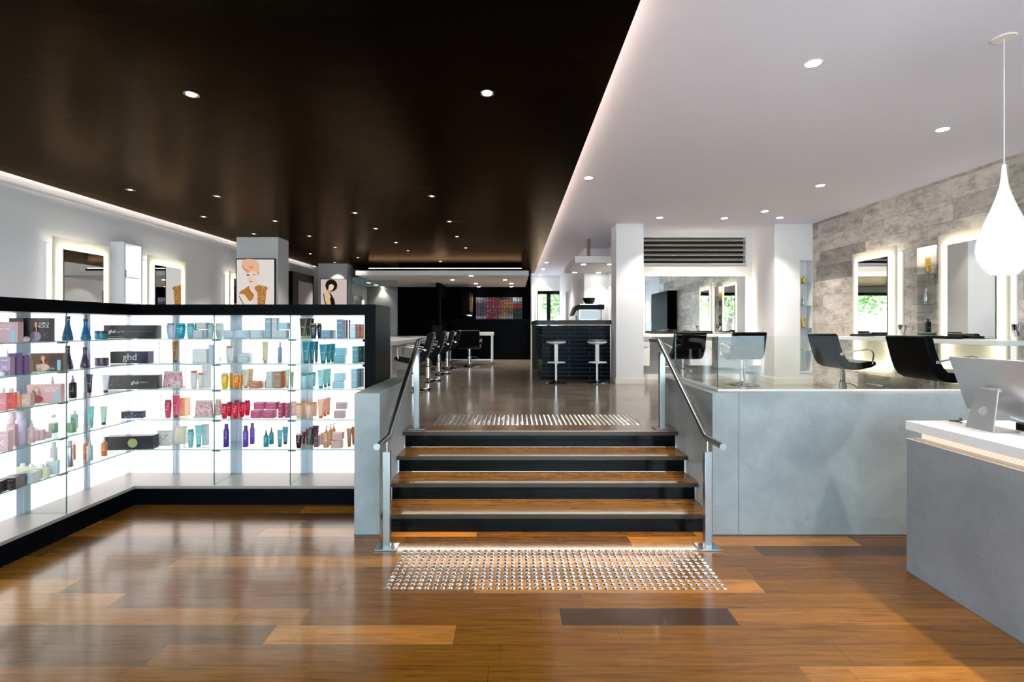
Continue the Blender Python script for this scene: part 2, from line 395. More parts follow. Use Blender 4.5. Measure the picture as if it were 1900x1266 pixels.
# ------------------------------------------------------------------ setting
XL, XR, ZP, ZC, ZB = -5.45, 5.276, .66, 3.48, 3.30   # side walls, platform, white ceiling, black ceiling
YF = -1.7
struct(MB().box(-5.7, 5.6, YF-.1, 5.3, -.12, 0), 'floor', M['wood'])
struct(MB().box(XL-.2, -1.28, 5.32, 18.5, .45, ZP).box(-1.28, 1.70, 5.232, 18.5, .45, ZP).box(1.70, 5.6, 4.34, 18.5, .45, ZP), 'floor_upper', M['concrete_floor'])
struct(MB().box(-5.9, 5.9, YF-.1, 18.6, ZC, ZC+.15), 'ceiling', M['white_ceil'])
# black floating ceiling
struct(MB().box(-5.37, .634, YF+.05, 15.75, ZB, ZB+.07), 'ceiling_black', M['black_ceil'])
struct(MB().box(XL-.15, XL, YF, 13.95, 0, ZC), 'wall_left', M['white_wall'])
struct(MB().box(XL-.15, -4.5, 13.95, 15.8, ZP, ZB), 'wall_left_far', P((190, 184, 174), .7))
struct(MB().box(XL, XL+.035, YF, 13.9, 3.20, 3.225), 'trim_1', M['white'])
holeN = (6.40, 6.71, 1.56, 2.69)
wall_with_holes('wall_right', 'x', XR, .16, 1.0, 9.05, 0, ZC, [holeN], M['stone'])
struct(MB().box(XR+.10, XR+.14, 6.38, 6.73, 1.5, 2.72), 'wall_niche_back', M['stone'])
struct(MB().box(XR, XR+.16, YF, 1.0, 0, ZC), 'wall_right_front', P((205, 212, 220), .6))
struct(MB().box(XR-.06, XR-.002, .62, 1.0, 0, 2.85), 'trim_2', P((118, 98, 78), .5))
# back walls
wall_with_holes('wall_mirror', 'y', 9.9, .15, 2.29, 4.60, ZP, ZC, [(2.3, WX(1383, 9.9), 2.89, WZ(441, 9.9))], M['white_wall'])
nx0, nx1, nz0, nz1 = WX(1484.5, 9.05), WX(1506.5, 9.05), WZ(690, 9.05), WZ(483.5, 9.05)
mb = MB()
mb.box(4.60, nx0, 9.05, 10.05, ZP, ZC).box(nx1, XR+.2, 9.05, 10.05, ZP, ZC).box(nx0, nx1, 9.05, 10.05, ZP, nz0).box(nx0, nx1, 9.05, 10.05, nz1, ZC).box(nx0, nx1, 9.22, 10.05, nz0, nz1)
struct(mb, 'wall_pier', M['white_wall'])
struct(MB().box(1.805, 2.288, 9.03, 9.49, ZP, ZC), 'column_white', M['white_wall'])
struct(MB().box(1.79, 2.30, 9.015, 9.505, ZP, ZP+.10), 'baseboard_column', M['white'], bevel=.004)
struct(MB().box(4.585, XR-.002, 9.035, 9.05, ZP, ZP+.10).box(4.585, 4.60, 9.05, 9.9, ZP, ZP+.10), 'baseboard_pier', M['white'])
struct(MB().box(2.20, 2.35, 9.5, 12.05, ZP, ZC), 'wall_bar_side', M['white_wall'])
wall_with_holes('wall_bar_back', 'y', 11.9, .12, 1.64, 2.2, ZP, ZC, [], M['white_wall'])
wall_with_holes('wall_hall', 'x', 1.64, .12, 12.02, 18.3, ZP, ZC, [(15.3, 16.2, ZP, 2.75)], M['white_wall'])
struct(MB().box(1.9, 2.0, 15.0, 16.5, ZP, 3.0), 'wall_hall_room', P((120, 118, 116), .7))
wx0, wx1, wz1 = WX(997, 18.3), WX(1039, 18.3), WZ(540, 18.3)
wall_with_holes('wall_back', 'y', 18.3, .12, .3, 1.75, ZP, ZC, [(wx0, wx1, 1.55, wz1)], M['white_wall'])
wf = empty('window_1', ((wx0+wx1)/2, 18.28, 1.55)); tag(wf, None, None, None, 'structure')
w2 = (wx1-wx0)/2; h2 = wz1-1.55
mb = MB().box(-w2-.06, -w2, -.03, .06, -.05, h2+.06).box(w2, w2+.06, -.03, .06, -.05, h2+.06).box(-w2, w2, -.03, .06, h2, h2+.06)
mb.build('window_frame', M['white'], wf)
mb = MB().box(-w2, w2, .02, .07, h2-.12, h2).box(-.07, .07, .02, .07, 0, h2).box(-w2, -w2+.03, .02, .07, 0, h2).box(w2-.03, w2, .02, .07, 0, h2)
mb.build('sash', M['black'], wf)
MB().box(-w2+.03, w2-.03, .04, .045, .01, h2-.12).build('pane', M['glass'], wf)
struct(MB().box(XL-.15, WX(984.5, 15.8), 15.8, 15.95, 1.90, ZC).box(-3.56, WX(984.5, 15.8), 15.8, 15.95, ZP, 1.90), 'wall_salon_back', M['black_wall'])
struct(MB().box(-3.54, WX(984, 15.7), 15.70, 15.80, ZP, 1.90), 'wall_tiled_low', M['wall_tile'])
struct(MB().box(-4.5, -3.56, 15.74, 15.80, ZP, 2.9), 'wall_brown', M['brown_wall'])
struct(MB().box(.44, .56, 15.95, 18.3, ZP, ZC), 'wall_hall_left', M['white_wall'])
struct(MB().box(-2.15, -2.05, 14.2, 15.70, ZP, 2.88), 'wall_partition', M['black_wall'])
# front of the shop behind the camera: piers, beam, glazing
mb = MB()
xs = [-5.6, -5.3, -2.6, -2.45, .2, .35, 2.6, 2.75, 5.0, 5.45]
for i in range(0, len(xs), 2): mb.box(xs[i], xs[i+1], YF-.12, YF, 0, 2.95)
mb.box(-5.6, 5.45, YF-.12, YF, 2.95, 3.08)
struct(mb, 'wall_front', M['black'])
struct(MB().box(-5.6, 5.45, YF-.12, YF, 3.08, ZC), 'wall_front_upper', M['beige_wall'])
for i in range(4):
    o = empty('window_%d' % (i+2), ((xs[2*i+1]+xs[2*i+2])/2, YF-.06, 0)); tag(o, None, None, None, 'structure')
    hw = (xs[2*i+2]-xs[2*i+1])/2
    MB().box(-hw, hw, -.006, .006, .05, 2.93).build('pane', M['glass'], o)
    MB().box(-hw, hw, -.03, .03, 0, .06).build('window_frame', M['black'], o)
# outside: pavement, trees
struct(MB().box(-30, 30, -40, YF-.12, -.2, -.05), 'ground', M['bright_paving'])
struct(MB().box(-4, 12, 18.6, 40, .2, .4), 'ground_back', M['bright_paving'])
def tree(loc, h, r, label, n=2600):
    t = empty('street_tree', loc); tag(t, label, 'tree', 'trees outside the windows')
    tr = MB().tube([(0, 0, 0), (.1, 0, h*.25), (-.15, .1, h*.45), (.2, .1, h*.75)], [.28, .2, .16, .05], 10)
    for k in range(6):
        a = k*1.1; tr.tube([(0, 0, h*.4), (math.cos(a)*r*.4, math.sin(a)*r*.4, h*.6), (math.cos(a)*r*.8, math.sin(a)*r*.8, h*.72)], [.1, .07, .03], 8)
    tr.build('trunk', M['bark'], t)
    rng = random.Random(int(h*100+r*10)); vs = []; fs = []
    cl = [(rng.uniform(-.7, .7)*r, rng.uniform(-.7, .7)*r, h*rng.uniform(.45, .95), r*rng.uniform(.25, .45)) for _ in range(26)]
    for i in range(n):
        c = rng.choice(cl); d = Vector((rng.gauss(0, 1), rng.gauss(0, 1), rng.gauss(0, 1))).normalized()*c[3]*rng.uniform(.5, 1)
        p = Vector(c[:3])+d; q = Vector((rng.uniform(-1, 1), rng.uniform(-1, 1), rng.uniform(-1, 1))).normalized()*.13
        w = q.cross(Vector((rng.uniform(-1, 1), rng.uniform(-1, 1), rng.uniform(-1, 1)))).normalized()*.09
        b_ = len(vs); vs += [tuple(p-q), tuple(p+w), tuple(p+q), tuple(p-w)]; fs.append((b_, b_+1, b_+2, b_+3))
    m_ = MB(); m_.add(vs, fs); m_.build('foliage', M['foliage'], t)
tree((-9.5, -11, -.05), 6.5, 3.2, 'leafy green street tree seen in the lit mirrors on the stone wall', 5200)
tree((-3.5, -13, -.05), 7.0, 3.4, 'green tree reflected behind the bent trunk in the wide mirror', 5200)
tree((3.2, 23.5, .4), 4.6, 2.2, 'sunlit tree seen through the small far window', 3600)

# ------------------------------------------------------------------ stair wing walls and platform front
struct(MB().box(-1.271, -1.066, 4.087, 5.36, 0, 1.138), 'wall_wing_left', M['raw_concrete'], bevel=.004)
struct(MB().box(1.584, 1.79, 4.087, 5.36, 0, 1.138).box(1.79, XR, 4.087, 4.335, 0, 1.138), 'wall_wing_right', M['raw_concrete'], bevel=.003)
struct(MB().box(1.7935, 1.7955, 4.0855, 4.088, .0, 1.134), 'trim_3', P((90, 95, 98), .6))
struct(MB().box(1.585, XR, 4.0845, 4.0868, 0, .012).box(-1.27, -1.067, 4.0845, 4.0868, 0, .012), 'trim_4', P((70, 75, 80), .5))
# balustrade glass on the wing wall
gb = empty('glass_balustrade', (1.68, 4.21, 1.1395)); tag(gb, 'frameless clear glass balustrade standing on the concrete wall beside the stairs', 'balustrade')
MB().box(.0, XR-1.68-.03, -.006, .006, .012, .452).build('glass_panel', M['glass'], gb)
MB().box(-.006, .006, .012, 1.12, .012, .452).build('glass_panel', M['glass'], gb)
MB().box(-.008, XR-1.68-.03, -.012, .012, 0, .016).box(-.012, .012, .012, 1.12, 0, .016).build('channel', P((214, 214, 214), .3), gb)
MB().box(-.0075, -.0062, -.0065, .0065, .016, .452).box(-.006, .006, 1.12, 1.122, .016, .452).build('polished_edge', M['glass_edge_dark'], gb)

# ------------------------------------------------------------------ staircase
st = empty('staircase', (.24, 4.2, 0)); tag(st, 'short flight of four dark timber steps lit from under each nosing', 'stairs')
h = .165; nose = [4.111, 4.385, 4.643, 4.916]; ris = [4.17, 4.466, 4.737, 5.003]
sx0, sx1 = -1.058-.24, 1.576-.24
for k in range(4):
    yf, zt = nose[k]-4.2, h*(k+1)
    yb = (ris[k+1] if k < 3 else 5.232)-4.2
    MB().box(sx0, sx1, yf+.004, yb, zt-.033, zt).build('tread', M['tread'], st, bevel=.002)
    MB().box(sx0, sx1, yf, yf+.006, zt-.035, zt-.001).build('nosing', M['tread_edge'], st)
    MB().box(sx0, sx1, ris[k]-4.2, ris[k]-4.2+.02, h*k, zt-.034).build('riser', M['riser'], st)
    MB().box(sx0+.20, sx1-.17, yf+.022, yf+.047, zt-.0005, zt+.0022).box(sx0+.20, sx1-.17, yf+.030, yf+.033, zt+.001, zt+.004).box(sx0+.20, sx1-.17, yf+.037, yf+.040, zt+.001, zt+.004).build('grip_strip', M['trim_metal'], st)
    MB().box(sx0+.10, sx1-.10, yf+.025, yf+.034, zt-.040, zt-.0345).build('light_strip', E((255, 234, 216), 15.0), st)
# handrails
def rail(side, X, label):
    r = empty('handrail', (X, 3.87, 0)); tag(r, label, 'handrail', 'stair handrails')
    y = lambda v: v-3.87
    R = .0235
    pts = [(0, y(3.58), .830), (0, y(3.885), .830), (0, y(3.92), .838), (0, y(5.13), 1.515), (0, y(5.17), 1.527), (0, y(5.46), 1.527)]
    MB().tube(pts, R, 20).build('rail', M['steel'], r)
    for (py, zb, zt, zr) in ((3.87, 0, .729, .815), (5.06, ZP, 1.42, 1.475)):
        MB().box(-.027, .027, y(py)-.025, y(py)+.025, zb+.01, zt).build('post', M['steel'], r, bevel=.003)
        MB().box(-.082, .082, y(py)-.062, y(py)+.062, zb+.001, zb+.012).build('base_plate', M['steel'], r, bevel=.002)
        MB().tube([(0, y(py), zt-.01), (0, y(py), zr)], .008, 10).build('pin', M['chrome'], r)
    return r
rail(-1, -.955, 'round steel handrail on two square posts by the product display')
rail(1, 1.462, 'round steel handrail on two square posts by the glass balustrade')

# ------------------------------------------------------------------ tactile studs
def stud_mesh():
    m_ = MB(); m_.lathe([(.0175, 0), (.0175, .001), (.013, .0045), (.006, .0055), (.0, .0055)], 12)
    for k in range(6):
        a = k*PI/3; m_.tube([(math.cos(a)*.004, math.sin(a)*.004, .0055), (math.cos(a)*.014, math.sin(a)*.014, .0038)], .0011, 4)
    return m_
spots = []
for i in range(12):
    for j in range(44): spots.append((WX(1031.5, 3.27)-21.5*.05+j*.05, 3.27+i*.05, .0))
up = []
for i in range(12):
    for j in range(44): up.append((WX(1000, 5.28)-21.5*.05+j*.05, 5.285+i*.05, ZP))
M['stud'] = P((240, 236, 230), .12, 1.0)
s0 = stud_mesh().build('tactile_stud', M['stud'])
tag(s0, 'small shiny steel warning stud set in the timber floor before the stairs', 'tactile stud', 'steel studs on the timber floor')
for i, p in enumerate(spots[:300]):
    o = s0 if i == 0 else s0.copy()
    if i: col.objects.link(o)
    o.location = p
mb = MB(); me0 = [tuple(v.co) for v in s0.data.vertices]; f0 = [tuple(p.vertices) for p in s0.data.polygons]
for p in spots[300:]+up: mb.add([(a+p[0], b_+p[1], c+p[2]) for a, b_, c in me0], f0, None, True)
o = mb.build('tactile_studs_rest', M['stud']); tag(o, 'further rows of shiny steel warning studs at the foot and head of the stairs', 'tactile studs', None, 'stuff')

# ------------------------------------------------------------------ reception desk and computer
rd = empty('reception_desk', (2.68, 3.5, 0)); tag(rd, 'concrete reception desk with white top and glowing recess under it', 'desk')
MB().box(0, .62, -3.2, 0, 0.0, .905).build('body', M['desk_concrete'], rd, bevel=.003)
MB().box(-.004, .70, -3.2, .004, .968, 1.027).build('desk_top', M['white_gloss'], rd, bevel=.0015)
MB().box(.095, .60, -3.2, -.012, .905, .968).build('recess_diffuser', M['diffuser'], rd)
MB().box(-.001, .096, -3.2, -.0, .905, .909).build('ledge', P((235, 226, 215), .5), rd)
pc = empty('desktop_computer', (2.93, 3.20, 1.027)); tag(pc, 'silver desktop computer seen from behind on the white reception top', 'computer')
# housing: corners measured; the back bulges towards -X
A = Vector((.003, .26, .439)); B_ = Vector((.05, -.27, .439)); C_ = Vector((.167, -.27, .091)); D = Vector((.127, .26, .091))
nrm = (B_-A).cross(D-A).normalized()
if nrm.x > 0: nrm = -nrm
vs = []; fs = []; NU, NV = 12, 8
for i in range(NV+1):
    for j in range(NU+1):
        u, v = j/NU, i/NV
        p = A.lerp(B_, u).lerp(D.lerp(C_, u), v)
        b_ = .030*(math.sin(PI*u)**.6)*(math.sin(PI*v)**.6) if 0 < u < 1 and 0 < v < 1 else 0
        vs.append(tuple(p+nrm*b_))
for i in range(NV):
    for j in range(NU): a = i*(NU+1)+j; fs.append((a, a+1, a+NU+2, a+NU+1))
n0 = len(vs)
for q in (A, B_, C_, D): vs.append(tuple(q-nrm*.006))
tl, tr_, bl, br = 0, NU, NV*(NU+1), NV*(NU+1)+NU
fs += [(n0, n0+1, n0+2, n0+3)]
fs.append(tuple([n0+1, n0]+list(range(0, NU+1)))); fs.append(tuple([n0+3, n0+2]+[br-k for k in range(NU+1)]))
fs.append(tuple([n0, n0+3]+[bl-k*(NU+1) for k in range(NV+1)])); fs.append(tuple([n0+2, n0+1]+[tr_+k*(NU+1) for k in range(NV+1)]))
m_ = MB(); m_.add(vs, fs, None, True); m_.build('housing', M['alu'], pc)
m_ = MB(); off = -nrm*.0072
m_.add([tuple(A+off), tuple(B_+off), tuple(C_+off), tuple(D+off)], [(0, 1, 2, 3)]); m_.build('screen', P((10, 10, 12), .1), pc)
# stand: a bent plate with a cable hole
leg = MB(); W = .095; hz = .115; hr = .030; N = 32
def sp(u, w, t):   # u up along the leg 0..1, w across (-1..1), t thickness
    z = u*.255; x = -.03+.058*u; wd = W*(1-.30*u)
    return (x+t, w*wd, z+.002)
ring = [(math.cos(2*PI*k/N), math.sin(2*PI*k/N)) for k in range(N)]
vs = []; fs = []
for t in (0, .008):
    for k, (c, s_) in enumerate(ring):
        m2 = max(abs(c), abs(s_)); ow, ou = c/m2, s_/m2
        vs.append(sp(.5+ou*.5, ow, t)); 
    for k, (c, s_) in enumerate(ring): vs.append(sp(hz/.255+s_*hr/.255, c*hr/(W*.95), t))
for k in range(N):
    q = (k+1) % N
    fs += [(k, q, N+q, N+k), (2*N+k, 3*N+k, 3*N+q, 2*N+q), (k, 2*N+k, 2*N+q, q), (N+k, N+q, 3*N+q, 3*N+k)]
leg.add(vs, fs)
leg.build('stand_leg', M['alu'], pc)
MB().box(-.03, .17, -.095, .095, .0, .006).build('stand_foot', M['alu'], pc, bevel=.002)
MB().box(.026, .075, -.05, .05, .235, .262).build('hinge', M['alu'], pc, bevel=.004)
cb = MB().tube([(3.02, 3.12, 1.12), (3.06, 3.02, 1.09), (3.10, 2.98, 1.05), (3.06, 2.90, 1.033), (3.02, 2.78, 1.033), (3.1, 2.6, 1.033)], .0035, 8)
cb = cb.build('power_cable', P((238, 238, 240), .4)); tag(cb, 'white cable looping over the reception top behind the computer', 'cable')
cb = MB().tube([(2.97, 3.40, 1.031)]+[(2.93+.035*math.cos(a), 3.40+.03*math.sin(a), 1.032+.004*a) for a in [x*.6 for x in range(12)]], .004, 8).build('black_cable', P((20, 20, 24), .4)); tag(cb, 'coiled black cable lying beside the computer stand', 'cable')
kb = empty('payment_terminal', (3.17, 3.08, 1.027)); tag(kb, 'black card terminal lying on the reception top under the screen', 'terminal')
MB().prism([(-.10, 0), (.10, 0), (.10, .05), (-.10, .02)], -.06, .06, 'x').build('body', M['black'], kb, bevel=.004)
MB().box(-.04, .04, -.03, .07, .036, .048).build('keypad', P((40, 44, 50), .3), kb)

# ------------------------------------------------------------------ product display units
SZ = [1.555, 1.318, 1.075, .790, .509]
long_u = empty('display_shelving', (-2.4, 5.0, 0)); tag(long_u, 'long black shelving unit with backlit white wall beside the stairs', 'display unit', 'backlit product displays')
side_u = empty('display_shelving', (-3.75, 3.9, 0)); tag(side_u, 'side wing of the backlit black shelving unit meeting the long one in the corner', 'display unit', 'backlit product displays')
def LB(m_): return Matrix.Translation((2.4, -5.0, 0))
def SB(m_): return Matrix.Translation((3.75, -3.9, 0))
TL, TS = LB(0), SB(0)
YB, YFr, XB, XFr = 5.22, 4.79, -3.92, -3.537
xi = -1.392
MB().box(XFr, -1.288, YFr, 5.36, 1.776, 1.876, T=TL).build('top_fascia', M['black_unit'], long_u)
MB().box(xi, -1.288, YFr, 5.36, 0.01, 1.776, T=TL).build('end_panel', M['black_unit'], long_u)
MB().box(XFr, xi, YFr, 5.30, .155, .18, T=TL).build('base_shelf', M['taupe_shelf'], long_u)
MB().box(XFr, xi, YFr, 5.30, .09, .1545, T=TL).box(XFr-.03, xi, YFr+.012, 5.30, 0, .09, T=TL).build('plinth', M['black_unit'], long_u)
MB().box(XB+.001, xi-.001, YB, YB+.02, .181, 1.775, T=TL).build('light_panel', M['lightwall'], long_u)
MB().box(XB-.3, XFr-.001, 1.0, 5.36, 1.7765, 1.876, T=TS).build('top_fascia', M['black_unit'], side_u)
MB().box(XB-.1, XFr-.001, 1.0, YFr+.5, .155, .18, T=TS).build('base_shelf', M['taupe_shelf'], side_u)
MB().box(XB-.1, XFr, 1.0, YFr, .09, .1545, T=TS).box(XB-.1, XFr-.012, 1.0, YFr, 0, .09, T=TS).build('plinth', M['black_unit'], side_u)
MB().box(XB-.02, XB, 1.0, YB, .181, 1.775, T=TS).build('light_panel', M['lightwall'], side_u)
divx = [-2.815, -2.10]
bays = [(-3.56, -2.82), (-2.81, -2.105), (-2.095, xi-.004)]
for zs in SZ:
    for (a, b_) in bays:
        sh = MB().box(a, b_, 4.845, 5.19, zs-.009, zs, T=TL).build('glass_shelf', M['glass_shelf'], long_u)
        MB().box(a, b_, 4.843, 4.8455, zs-.009, zs, T=TL).build('polished_edge', M['glass_edge'], sh)
    for (a, b_) in ((1.9, 2.66), (2.67, 3.37), (3.38, 4.085), (4.095, 4.84)):
        sh = MB().box(-3.90, -3.57, a, b_, zs-.009, zs, T=TS).build('glass_shelf', M['glass_shelf'], side_u)
        MB().box(-3.572, -3.569, a, b_, zs-.009, zs, T=TS).build('polished_edge', M['glass_edge'], sh)
    for x in divx:
        MB().box(x-.035, x+.035, 4.85, 4.875, zs-.021, zs-.0095, T=TL).build('bracket', P((70, 78, 80), .3, .8), long_u)
    MB().box(xi-.04, xi, 4.86, 4.90, zs-.03, zs-.0095, T=TL).build('bracket', M['black_unit'], long_u)
    for y in (3.375, 4.09):
        MB().box(-3.61, -3.58, y-.035, y+.035, zs-.021, zs-.0095, T=TS).build('bracket', P((70, 78, 80), .3, .8), side_u)
for x in divx:
    d = MB().box(x-.004, x+.004, 4.825, 5.20, .18, 1.776, T=TL).build('divider', M['glass_shelf'], long_u)
    MB().box(x-.0045, x+.0045, 4.822, 4.826, .18, 1.776, T=TL).build('polished_edge', M['glass_edge_dark'], d)
for y in (3.375, 4.09):
    d = MB().box(-3.90, -3.565, y-.004, y+.004, .18, 1.776, T=TS).build('divider', M['glass_shelf'], side_u)
    MB().box(-3.566, -3.562, y-.0045, y+.0045, .18, 1.776, T=TS).build('polished_edge', M['glass_edge_dark'], d)
stripm = P((196, 204, 216), .35, .25)
for x, w in ((-3.425, .035), (-2.815, .06), (-2.10, .062)):
    MB().box(x-w, x+w, 5.205, 5.219, .18, 1.776, T=TL).box(x-.006, x+.006, 5.197, 5.206, .18, 1.776, T=TL).build('support_strip', stripm, long_u)
for y, w in ((4.09, .06), (4.70, .035), (3.375, .06)):
    MB().box(-3.919, -3.905, y-w, y+w, .18, 1.776, T=TS).box(-3.905, -3.896, y-.006, y+.006, .18, 1.776, T=TS).build('support_strip', stripm, side_u)
MB().box(-3.915, -3.885, 5.185, 5.215, .18, 1.776, T=TL).build('support_strip', stripm, long_u)

# ------------------------------------------------------------------ products
LAB = []   # (object, description, kind word, shelf, bay, order key)
GOLD = P((205, 150, 60), .2, .9)
def new(name, parent=None, x=0, y=0, z=0, rz=0): return empty(name, (x, y, z), rz)
def lab_mat(c):
    return P(tuple(int(min(255, q*.35+160)) for q in c), .5)
def mk(kind, x, y, z, w, h_, c, cap=None, rz=0.0, d=None, mat=None):
    """build one product standing at x,y,z with width w and height h"""
    body = mat or P(c, .3)
    capm = P(cap, .3) if cap else P((60, 50, 50), .3)
    names = {'box': 'product_box', 'tube': 'squeeze_tube', 'bottle': 'shampoo_bottle', 'jar': 'cosmetic_jar', 'spray': 'spray_bottle', 'can': 'aerosol_can', 'pump': 'pump_bottle',
             'slim': 'serum_bottle', 'cone': 'conical_bottle', 'pouch': 'gift_pouch', 'flask': 'clear_flask', 'flat': 'square_bottle'}
    t = empty(names[kind], (x, y, z+.0005), rz); r = w/2; fine = lab_mat(c)
    if kind == 'box':
        dd = d or min(w, .07)
        MB().box(-r, r, -dd/2, dd/2, 0, h_).build('carton', body, t, bevel=.0012, seg=1)
        mb = MB().box(-r*.7, r*.7, -dd/2-.0006, -dd/2+.0004, h_*.80, h_*.84).box(-r*.5, r*.5, -dd/2-.0006, -dd/2+.0004, h_*.42, h_*.45).box(-r*.7, r*.3, -dd/2-.0006, -dd/2+.0004, h_*.16, h_*.18)
        mb.build('label_print', fine, t)
    elif kind == 'tube':
        ch = min(.022, h_*.13)
        MB().loft([(ch, r*.56, r*.5, 2), (ch+.004, r*.66, r*.6, 2), (h_*.5, r*.80, r*.42, 2), (h_*.92, r*.98, r*.10, 2.4), (h_*.95, r, .0025, 4), (h_, r, .002, 4)], 20).build('body', body, t)
        MB().lathe([(r*.54, 0), (r*.58, .002), (r*.58, ch-.001), (r*.5, ch)], 18).build('cap', capm, t)
        MB().box(-r*.4, r*.4, -r*.47, -r*.40, h_*.55, h_*.58).build('label_print', fine, t)
    elif kind == 'bottle':
        ch = h_*.12
        MB().loft([(0, r*.62, r*.55, 2.2), (.004, r*.70, r*.6, 2.2), (h_*.3, r*.86, r*.7, 2.2), (h_*.7, r, r*.8, 2.2), (h_*.84, r*.98, r*.8, 2.2), (h_-ch, r*.80, r*.75, 2)], 20).build('body', body, t)
        MB().lathe([(r*.84, h_-ch), (r*.88, h_-ch+.002), (r*.88, h_-.003), (r*.82, h_)], 20, sy=.85).build('cap', capm, t)
        MB().box(-r*.5, r*.5, -r*.83, -r*.76, h_*.62, h_*.65).box(-r*.25, r*.25, -r*.80, -r*.73, h_*.44, h_*.50).build('label_print', fine, t)
    elif kind == 'jar':
        MB().lathe([(r*.8, 0), (r*.95, .004), (r, h_*.2), (r*.94, h_*.66)], 22).build('body', body, t)
        MB().lathe([(r*.98, h_*.67), (r*.98, h_*.97), (r*.9, h_)], 22).build('cap', capm, t)
    elif kind in ('spray', 'pump'):
        bh = h_*(.68 if kind == 'spray' else .72)
        MB().lathe([(r*.9, 0), (r, .004), (r, bh*.94), (r*.8, bh), (r*.4, bh+.004)], 20).build('body', body, t)
        hd = MB().lathe([(r*.42, bh+.004), (r*.45, bh+.006), (r*.40, h_*.80), (r*.28, h_*.86), (r*.2, h_*.92), (r*.22, h_*.93), (r*.22, h_)], 14)
        if kind == 'pump': hd.box(-.001, r*1.1, -.004, .004, h_-.008, h_-.001)
        else: hd.box(-r*.3, r*.1, -.003, .003, h_-.012, h_-.004)
        hd.build('pump_head', capm, t)
        MB().box(-r*.55, r*.55, -r*1.02, -r*.9, bh*.45, bh*.49).build('label_print', fine, t)
    elif kind == 'can':
        MB().lathe([(r*.92, 0), (r, .004), (r, h_*.72), (r*.7, h_*.80)], 20).build('body', body, t)
        MB().lathe([(r*.66, h_*.80), (r*.66, h_*.98), (r*.58, h_)], 16).build('cap', capm, t)
        MB().box(-r*.5, r*.5, -r*1.02, -r*.9, h_*.4, h_*.42).build('label_print', fine, t)
    elif kind == 'slim':
        MB().lathe([(r*.9, 0), (r, .003), (r, h_*.70), (r*.5, h_*.74)], 16).build('body', body, t)
        MB().lathe([(r*.5, h_*.745), (r*.5, h_*.98), (r*.3, h_)], 14).build('cap', capm, t)
    elif kind == 'cone':
        MB().lathe([(r*.92, 0), (r, .004), (r*.98, h_*.12), (r*.60, h_*.50), (r*.42, h_*.68), (r*.42, h_*.86)], 26).build('body', body, t)
        MB().lathe([(r*.44, h_*.865), (r*.46, h_*.98), (r*.42, h_)], 22).build('cap', capm, t)
        MB().box(-r*.4, r*.4, -r*1.0, -r*.8, h_*.18, h_*.2).build('label_print', fine, t)
    elif kind == 'pouch':
        MB().loft([(0, r*.96, .022, 4), (h_*.1, r*1.0, .034, 3), (h_*.5, r*.97, .034, 3), (h_*.86, r*.95, .012, 4), (h_*.9, r*.95, .004, 5)], 24).build('pouch_body', mat or M['pouch_pink'], t)
        MB().box(-r, r, -.006, .006, h_*.9, h_).build('zip_strip', P((208, 205, 196), .5), t, bevel=.002, seg=1); MB().box(-r*1.04, r*1.04, -.036, .036, 0, h_*.09).build('base_band', P((208, 205, 196), .5), t, bevel=.002, seg=1)
    elif kind == 'flask':
        MB().lathe([(r*.85, 0), (r, .006), (r, h_*.62), (r*.5, h_*.80), (r*.34, h_*.84)], 22).build('body', tinted((226, 236, 228)), t)
        MB().lathe([(r*.86, .004), (r*.9, .008), (r*.9, h_*.55)], 22).build('liquid', P(c, .2), t)
        MB().lathe([(r*.42, h_*.845), (r*.42, h_*.99), (r*.36, h_)], 16).build('cap', P((225, 225, 225), .3), t)
    elif kind == 'flat':
        MB().box(-r, r, -r*.55, r*.55, 0, h_*.80).build('body', body, t, bevel=.003)
        MB().lathe([(r*.42, h_*.80), (r*.45, h_*.805), (r*.45, h_*.99), (r*.38, h_)], 16).build('cap', P(cap or (235, 230, 230), .3), t)
        MB().box(-r*.55, r*.55, -r*.55-.0006, -r*.55+.001, h_*.34, h_*.37).build('label_print', fine, t)
    return t
KW = {'box': 'carton', 'tube': 'squeeze tube', 'bottle': 'tapered bottle', 'jar': 'wide jar', 'spray': 'spray bottle', 'can': 'tall spray can', 'pump': 'pump bottle',
      'slim': 'slim bottle', 'cone': 'flared long-necked bottle', 'pouch': 'gift pouch', 'flask': 'clear round bottle', 'flat': 'square-shouldered bottle'}
CATW = {'box': 'box', 'tube': 'tube', 'bottle': 'bottle', 'jar': 'jar', 'spray': 'bottle', 'can': 'spray can', 'pump': 'bottle', 'slim': 'bottle', 'cone': 'bottle', 'pouch': 'pouch', 'flask': 'bottle', 'flat': 'bottle'}
SHN = ['top', 'second', 'middle', 'fourth', 'bottom']
def bay_of(px):
    return 0 if px < 397 else (1 if px < 538 else 2)
BAYN = ['corner bay', 'centre bay', 'stair-side bay']
def item(kind, cname, c, x0, x1, yt, sh, cap=None, Y=4.95, lift=0.0, mat=None, d=None, rz=0.0, yb=None):
    z = SZ[sh]+lift; w = (x1-x0)*Y/F; x = WX((x0+x1)/2, Y)
    ht = WZ(yt, Y)-z
    ht = max(ht, .03)
    t = mk(kind, x, Y, z, w, ht, c, cap, rz, d, mat)
    LAB.append((t, cname, kind, sh, BAYN[bay_of((x0+x1)/2)], x, Y, z, 'long'))
    return t
T1, T2, TD = (22, 130, 148), (96, 178, 190), (16, 96, 100)
